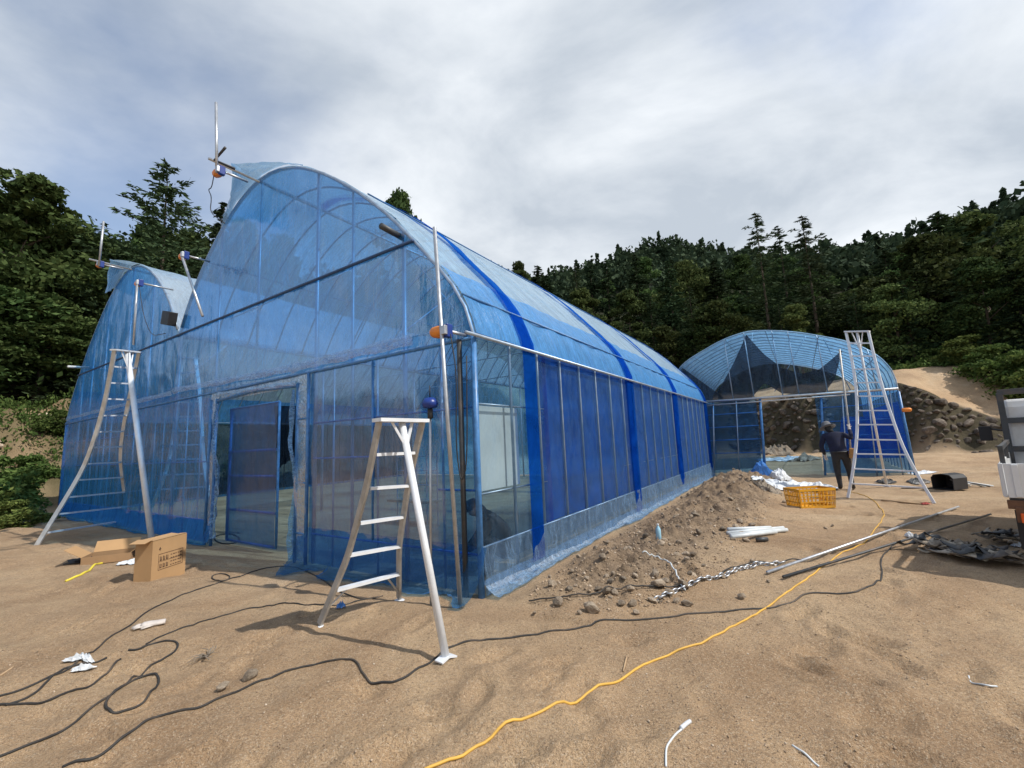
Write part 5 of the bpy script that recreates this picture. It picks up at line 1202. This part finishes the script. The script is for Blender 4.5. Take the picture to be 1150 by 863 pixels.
def hand(J, E, root, pos, dirv, palmn, s=1., pre='h', curl=.6):
    """palm and five fingers; dirv: pointing, palmn: towards curl"""
    d = np.array(dirv, float); d /= np.linalg.norm(d); n = np.array(palmn, float); n -= d*(n@d); n /= np.linalg.norm(n); a = np.cross(d, n)
    p = np.array(pos, float); J[pre+'p'] = (p+d*.05, .026*s); E.append((root, pre+'p'))
    for i, (o_, L) in enumerate(((-.03, .07), (-.01, .08), (.011, .075), (.03, .06))):
        b0 = p+d*.085+a*o_; q1 = b0+d*L*.45+n*curl*.02; q2 = b0+d*L*.7+n*(curl*.05)
        J[pre+f'{i}a'] = (b0, .010); J[pre+f'{i}b'] = (q1, .009); J[pre+f'{i}c'] = (q2, .007); E.extend([(pre+'p', pre+f'{i}a'), (pre+f'{i}a', pre+f'{i}b'), (pre+f'{i}b', pre+f'{i}c')])
    J[pre+'ta'] = (p+d*.04-a*.04, .011); J[pre+'tb'] = (p+d*.07-a*.055+n*.02, .009); E.extend([(pre+'p', pre+'ta'), (pre+'ta', pre+'tb')])
c = gp(951, 551); fd = ray(944, 500)[:2]; rz = math.atan2(fd[1], fd[0])-math.pi/2
PS = 1.0
g = thing('person', 'worker in dark navy top and wide hat seen from behind, leaning and gripping a pole', 'person', c, rz)
J = {'pel': ((-.04, 0, .98), (.14, .11)), 'wa': ((-.07, .03, 1.14), (.14, .11)), 'ch': ((-.12, .08, 1.36), (.17, .12)), 'nk': ((-.15, .14, 1.52), .06), 'hd0': ((-.20, .18, 1.58), .065), 'hd': ((-.22, .20, 1.65), .085), 'hd2': ((-.24, .22, 1.70), .06),
     'ls': ((-.33, .08, 1.44), .068), 'le': ((-.42, .08, 1.16), .05), 'lw': ((-.37, .18, .92), .034), 'rs': ((.09, .08, 1.46), .068), 're': ((.27, .0, 1.33), .05), 'rw': ((.24, .12, 1.58), .034),
     'lh': ((-.14, .0, .88), .095), 'lk': ((-.14, .05, .50), .065), 'la': ((-.12, -.03, .10), .045), 'lt': ((-.14, .12, .05), .042), 'rh': ((.07, .02, .88), .095), 'rk': ((.12, .12, .50), .065), 'ra': ((.13, .08, .10), .045), 'rt': ((.16, .23, .05), .042)}
E = [('pel', 'wa'), ('wa', 'ch'), ('ch', 'nk'), ('nk', 'hd0'), ('hd0', 'hd'), ('hd', 'hd2'), ('ch', 'ls'), ('ls', 'le'), ('le', 'lw'), ('ch', 'rs'), ('rs', 're'), ('re', 'rw'), ('pel', 'lh'), ('lh', 'lk'), ('lk', 'la'), ('la', 'lt'), ('pel', 'rh'), ('rh', 'rk'), ('rk', 'ra'), ('ra', 'rt')]
hand(J, E, 'lw', (-.36, .23, .90), (.05, .1, -1), (.3, 1, 0), 1, 'lf'); hand(J, E, 'rw', (.235, .125, 1.60), (0, .1, 1), (.0, 1, .3), 1, 'rf', 1.0)
def zone(p):
    if p.z < .11: return 3
    if p.z > 1.58 and p.x > .1: return 4
    if p.x < -.28 and p.z < .92: return 4
    if p.z > 1.53 and p.x < -.1: return 2 if p.y < .33 else 0
    if p.z < 1.0: return 2
    return 1
skin_body('body', J, E, zone, [M_skin, M_navy, M_dkcloth, M_black, M_glove], g)
MB().lathe((-.235, .215, 1.68), [(.20, -.03), (.195, -.015), (.12, .02), (.108, .09), (.085, .13), (.03, .145)], 20, (-.28, .35, .9)).build('hat', M_hat, g, True)
m = MB(); m.box((.23, -.02, .96), (.15, .2, .26), ry=.1); m.build('tool_pouch', M_leather, g, False, .03)
m = MB(); m.tube([(-.04+.18*math.cos(a), .0+.145*math.sin(a), 1.0) for a in np.linspace(0, 2*math.pi, 24)[:-1]], .022, 6, closed=True); m.build('belt', M_black, g, True)
# pole in hand
top = at_depth(956, 388, np.dot(np.array([c[0], c[1], 3.2])-EYE, cf)); F_ = np.array(c)+np.array([math.cos(rz)*.24-math.sin(rz)*.17, math.sin(rz)*.24+math.cos(rz)*.17, 0])
hp_ = F_.copy(); 
ob = MB(F_).tube([F_-np.array([math.cos(rz)*.10, math.sin(rz)*.10, .0]), F_+np.array([0, 0, 1.7]), F_+np.array([math.cos(rz)*.04, math.sin(rz)*.04, 3.75])], .024, 10).build('grey_pole', M_alud, None, True); ob.location = F_; tag(ob, 'long grey-brown pole held upright by the worker in navy', 'pole')
# crouching person inside the film corner
c = gp(556, 642); cs, ct = ST(c[0], c[1]); cs = max(cs, .75); ct = max(ct, .42); c = W3(cs, ct, 0); fd = ray(548, 500)[:2]; rz = math.atan2(fd[1], fd[0])-math.pi/2
g = thing('person', 'crouching worker in dark clothes blurred behind the film at the near corner', 'person', c, rz)
J = {'pel': ((.18, 0, .30), (.16, .13)), 'wa': ((.16, .0, .44), (.16, .13)), 'ch': ((.02, .0, .62), (.17, .13)), 'nk': ((-.12, .0, .73), .07), 'hd0': ((-.19, 0, .77), .08), 'hd': ((-.25, 0, .80), .10), 'hd2': ((-.29, 0, .82), .075),
     'ls': ((-.04, -.19, .64), .075), 'le': ((-.2, -.22, .42), .05), 'lw': ((-.36, -.12, .28), .035), 'rs': ((-.04, .19, .64), .075), 're': ((-.2, .2, .42), .05), 'rw': ((-.36, .1, .26), .035),
     'lh': ((.12, -.14, .28), .1), 'lk': ((-.2, -.17, .48), .07), 'la': ((-.02, -.16, .09), .045), 'lt': ((-.16, -.17, .04), .04), 'rh': ((.12, .14, .28), .1), 'rk': ((-.2, .17, .46), .07), 'ra': ((-.02, .16, .09), .045), 'rt': ((-.16, .17, .04), .04)}
E = [('pel', 'wa'), ('wa', 'ch'), ('ch', 'nk'), ('nk', 'hd0'), ('hd0', 'hd'), ('hd', 'hd2'), ('ch', 'ls'), ('ls', 'le'), ('le', 'lw'), ('ch', 'rs'), ('rs', 're'), ('re', 'rw'), ('pel', 'lh'), ('lh', 'lk'), ('lk', 'la'), ('la', 'lt'), ('pel', 'rh'), ('rh', 'rk'), ('rk', 'ra'), ('ra', 'rt')]
hand(J, E, 'lw', (-.37, -.12, .27), (-.6, .1, -.7), (.5, 0, -.5), 1, 'lf'); hand(J, E, 'rw', (-.37, .1, .25), (-.6, -.1, -.7), (.5, 0, -.5), 1, 'rf')
def zone(p):
    if p.z < .09: return 3
    if p.x < -.34 and p.z < .4: return 0
    if p.z > .66 and p.x < -.13: return 0
    if p.z < .40 and p.x > -.3: return 2
    return 1
skin_body('body', J, E, zone, [M_skin, M_dkcloth, M_dkcloth, M_black], g)
MB().lathe((-.27, 0, .84), [(.10, -.06), (.112, -.02), (.10, .03), (.05, .065), (.01, .07)], 18, (-.4, 0, .9)).build('cap', M_black, g, True)

# ------------------------------------------------------------------ truck at the right edge
TA = R(40.5); TO = np.array([5.27, 4.86, 0])         # rear-left corner, heading
g = thing('flatbed_truck', 'small white flatbed truck with dark steel guard frame, cut off by the right edge', 'truck', (TO[0], TO[1], H(TO[0], TO[1])), TA)
# local x forward, local y to the left; bed from y=0 (left side) to -1.65
MB().box((1.35, -.83, .80), (2.7, 1.62, .06)).build('bed', M_darksteel, g, False, .005)
sd_ = MB(); sd_.box((1.35, 0, .98), (2.7, .03, .36)); [sd_.box((x, .0175, .98), (.05, .008, .34)) for x in (.04, .7, 1.35, 2.0, 2.66)]; sd_.build('bed_side', M_white2, g, False, .004)
sd_ = MB(); sd_.box((1.35, -1.65, .98), (2.7, .03, .36)); sd_.build('bed_side', M_white2, g, False, .004); sd_ = MB(); sd_.box((-.02, -.83, .98), (.03, 1.62, .36)); [sd_.box((-.042, y, .98), (.02, .05, .34)) for y in (-.1, -.83, -1.55)]; sd_.build('tailgate', M_white2, g, False, .004)
m = MB(); m.box((-.02, -.83, .73), (.06, 1.66, .09)); m.box((-.04, -.2, .63), (.05, .3, .16)); m.box((-.04, -1.45, .63), (.05, .3, .16)); m.build('rear_crossbar', M_rust, g, False, .005)
for y in (-.2, -1.45):
    MB().box((-.075, y, .60), (.03, .24, .1)).build('tail_lamp', M_lens, g, False, .008)
m = MB(); m.beam((0, -.45, .62), (4.4, -.45, .62), .08, .14); m.beam((0, -1.2, .62), (4.4, -1.2, .62), .08, .14); m.build('chassis', M_darksteel, g)
m = MB()
for y in (-.02, -1.63): m.box((2.78, y, 1.42), (.06, .07, 1.24))
for z in (2.05, 1.62, 1.2): m.box((2.78, -.83, z), (.05, 1.66, .08))
for y in (-.55, -1.1): m.box((2.78, y, 1.4), (.04, .05, 1.2))
m.build('guard_frame', M_darksteel, g, False, .006)
m = MB(); m.box((1.4, -.02, 1.32), (2.7, .035, .05)); [m.box((x, -.02, 1.24), (.04, .04, .2)) for x in (.1, 1.4, 2.6)]; m.build('side_rack', M_darksteel, g)
cb = MB(); pr = [(0, 0), (1.55, 0), (1.6, .55), (1.35, 1.28), (.06, 1.32), (0, 1.2)]; cbx, cbz = 2.86, .62
vs = [(cbx+x, y, cbz+z) for y in (-.04, -1.62) for x, z in pr]; cb.add(vs, [tuple(range(6)), tuple(range(11, 5, -1))]+[(i, 6+i, 6+(i+1) % 6, (i+1) % 6) for i in range(6)]); cb.build('cab', M_white2, g, False, .04)
MB().box((cbx-.005, -.83, cbz+.92), (.02, 1.15, .42)).build('rear_window', M_glass, g, False, .004)
MB().box((cbx+.75, -.03, cbz+.85), (.8, .02, .45)).build('side_window', M_glass, g, False, .004)
m = MB(); m.tube([(cbx+.85, .0, 1.45), (cbx+.9, .2, 1.5)], .015, 8); m.box((cbx+.9, .24, 1.42), (.06, .15, .24)); m.build('side_mirror', M_black, g, False, .01)
for x in (.75, 3.7):
    for y in (-.14, -1.5):
        w = MB().lathe((x, y-.1, .32), [(.18, 0), (.30, .0), (.32, .03), (.32, .17), (.30, .2), (.18, .2)], 24, (0, 1, 0)).build('wheel', M_black, g, True)
        MB().lathe((x, y-.11, .32), [(.04, 0), (.17, .0), (.17, .22), (.04, .22)], 16, (0, 1, 0)).build('rim', M_galv, w, True)
MB().box((.32, -.2, .42), (.01, .34, .42)).build('mud_flap', M_black, g); MB().box((.32, -1.45, .42), (.01, .34, .42)).build('mud_flap', M_black, g)
# red-orange motor on the edge of the far greenhouse
t_, z_ = on_gable(1012, 461, S3); MB().lathe((S3-.1, t_, z_), [(.04, 0), (.065, .02), (.065, .2), (.04, .24)], 12, (0, -1, 0)).build('side_motor', M_orange, G3, True)
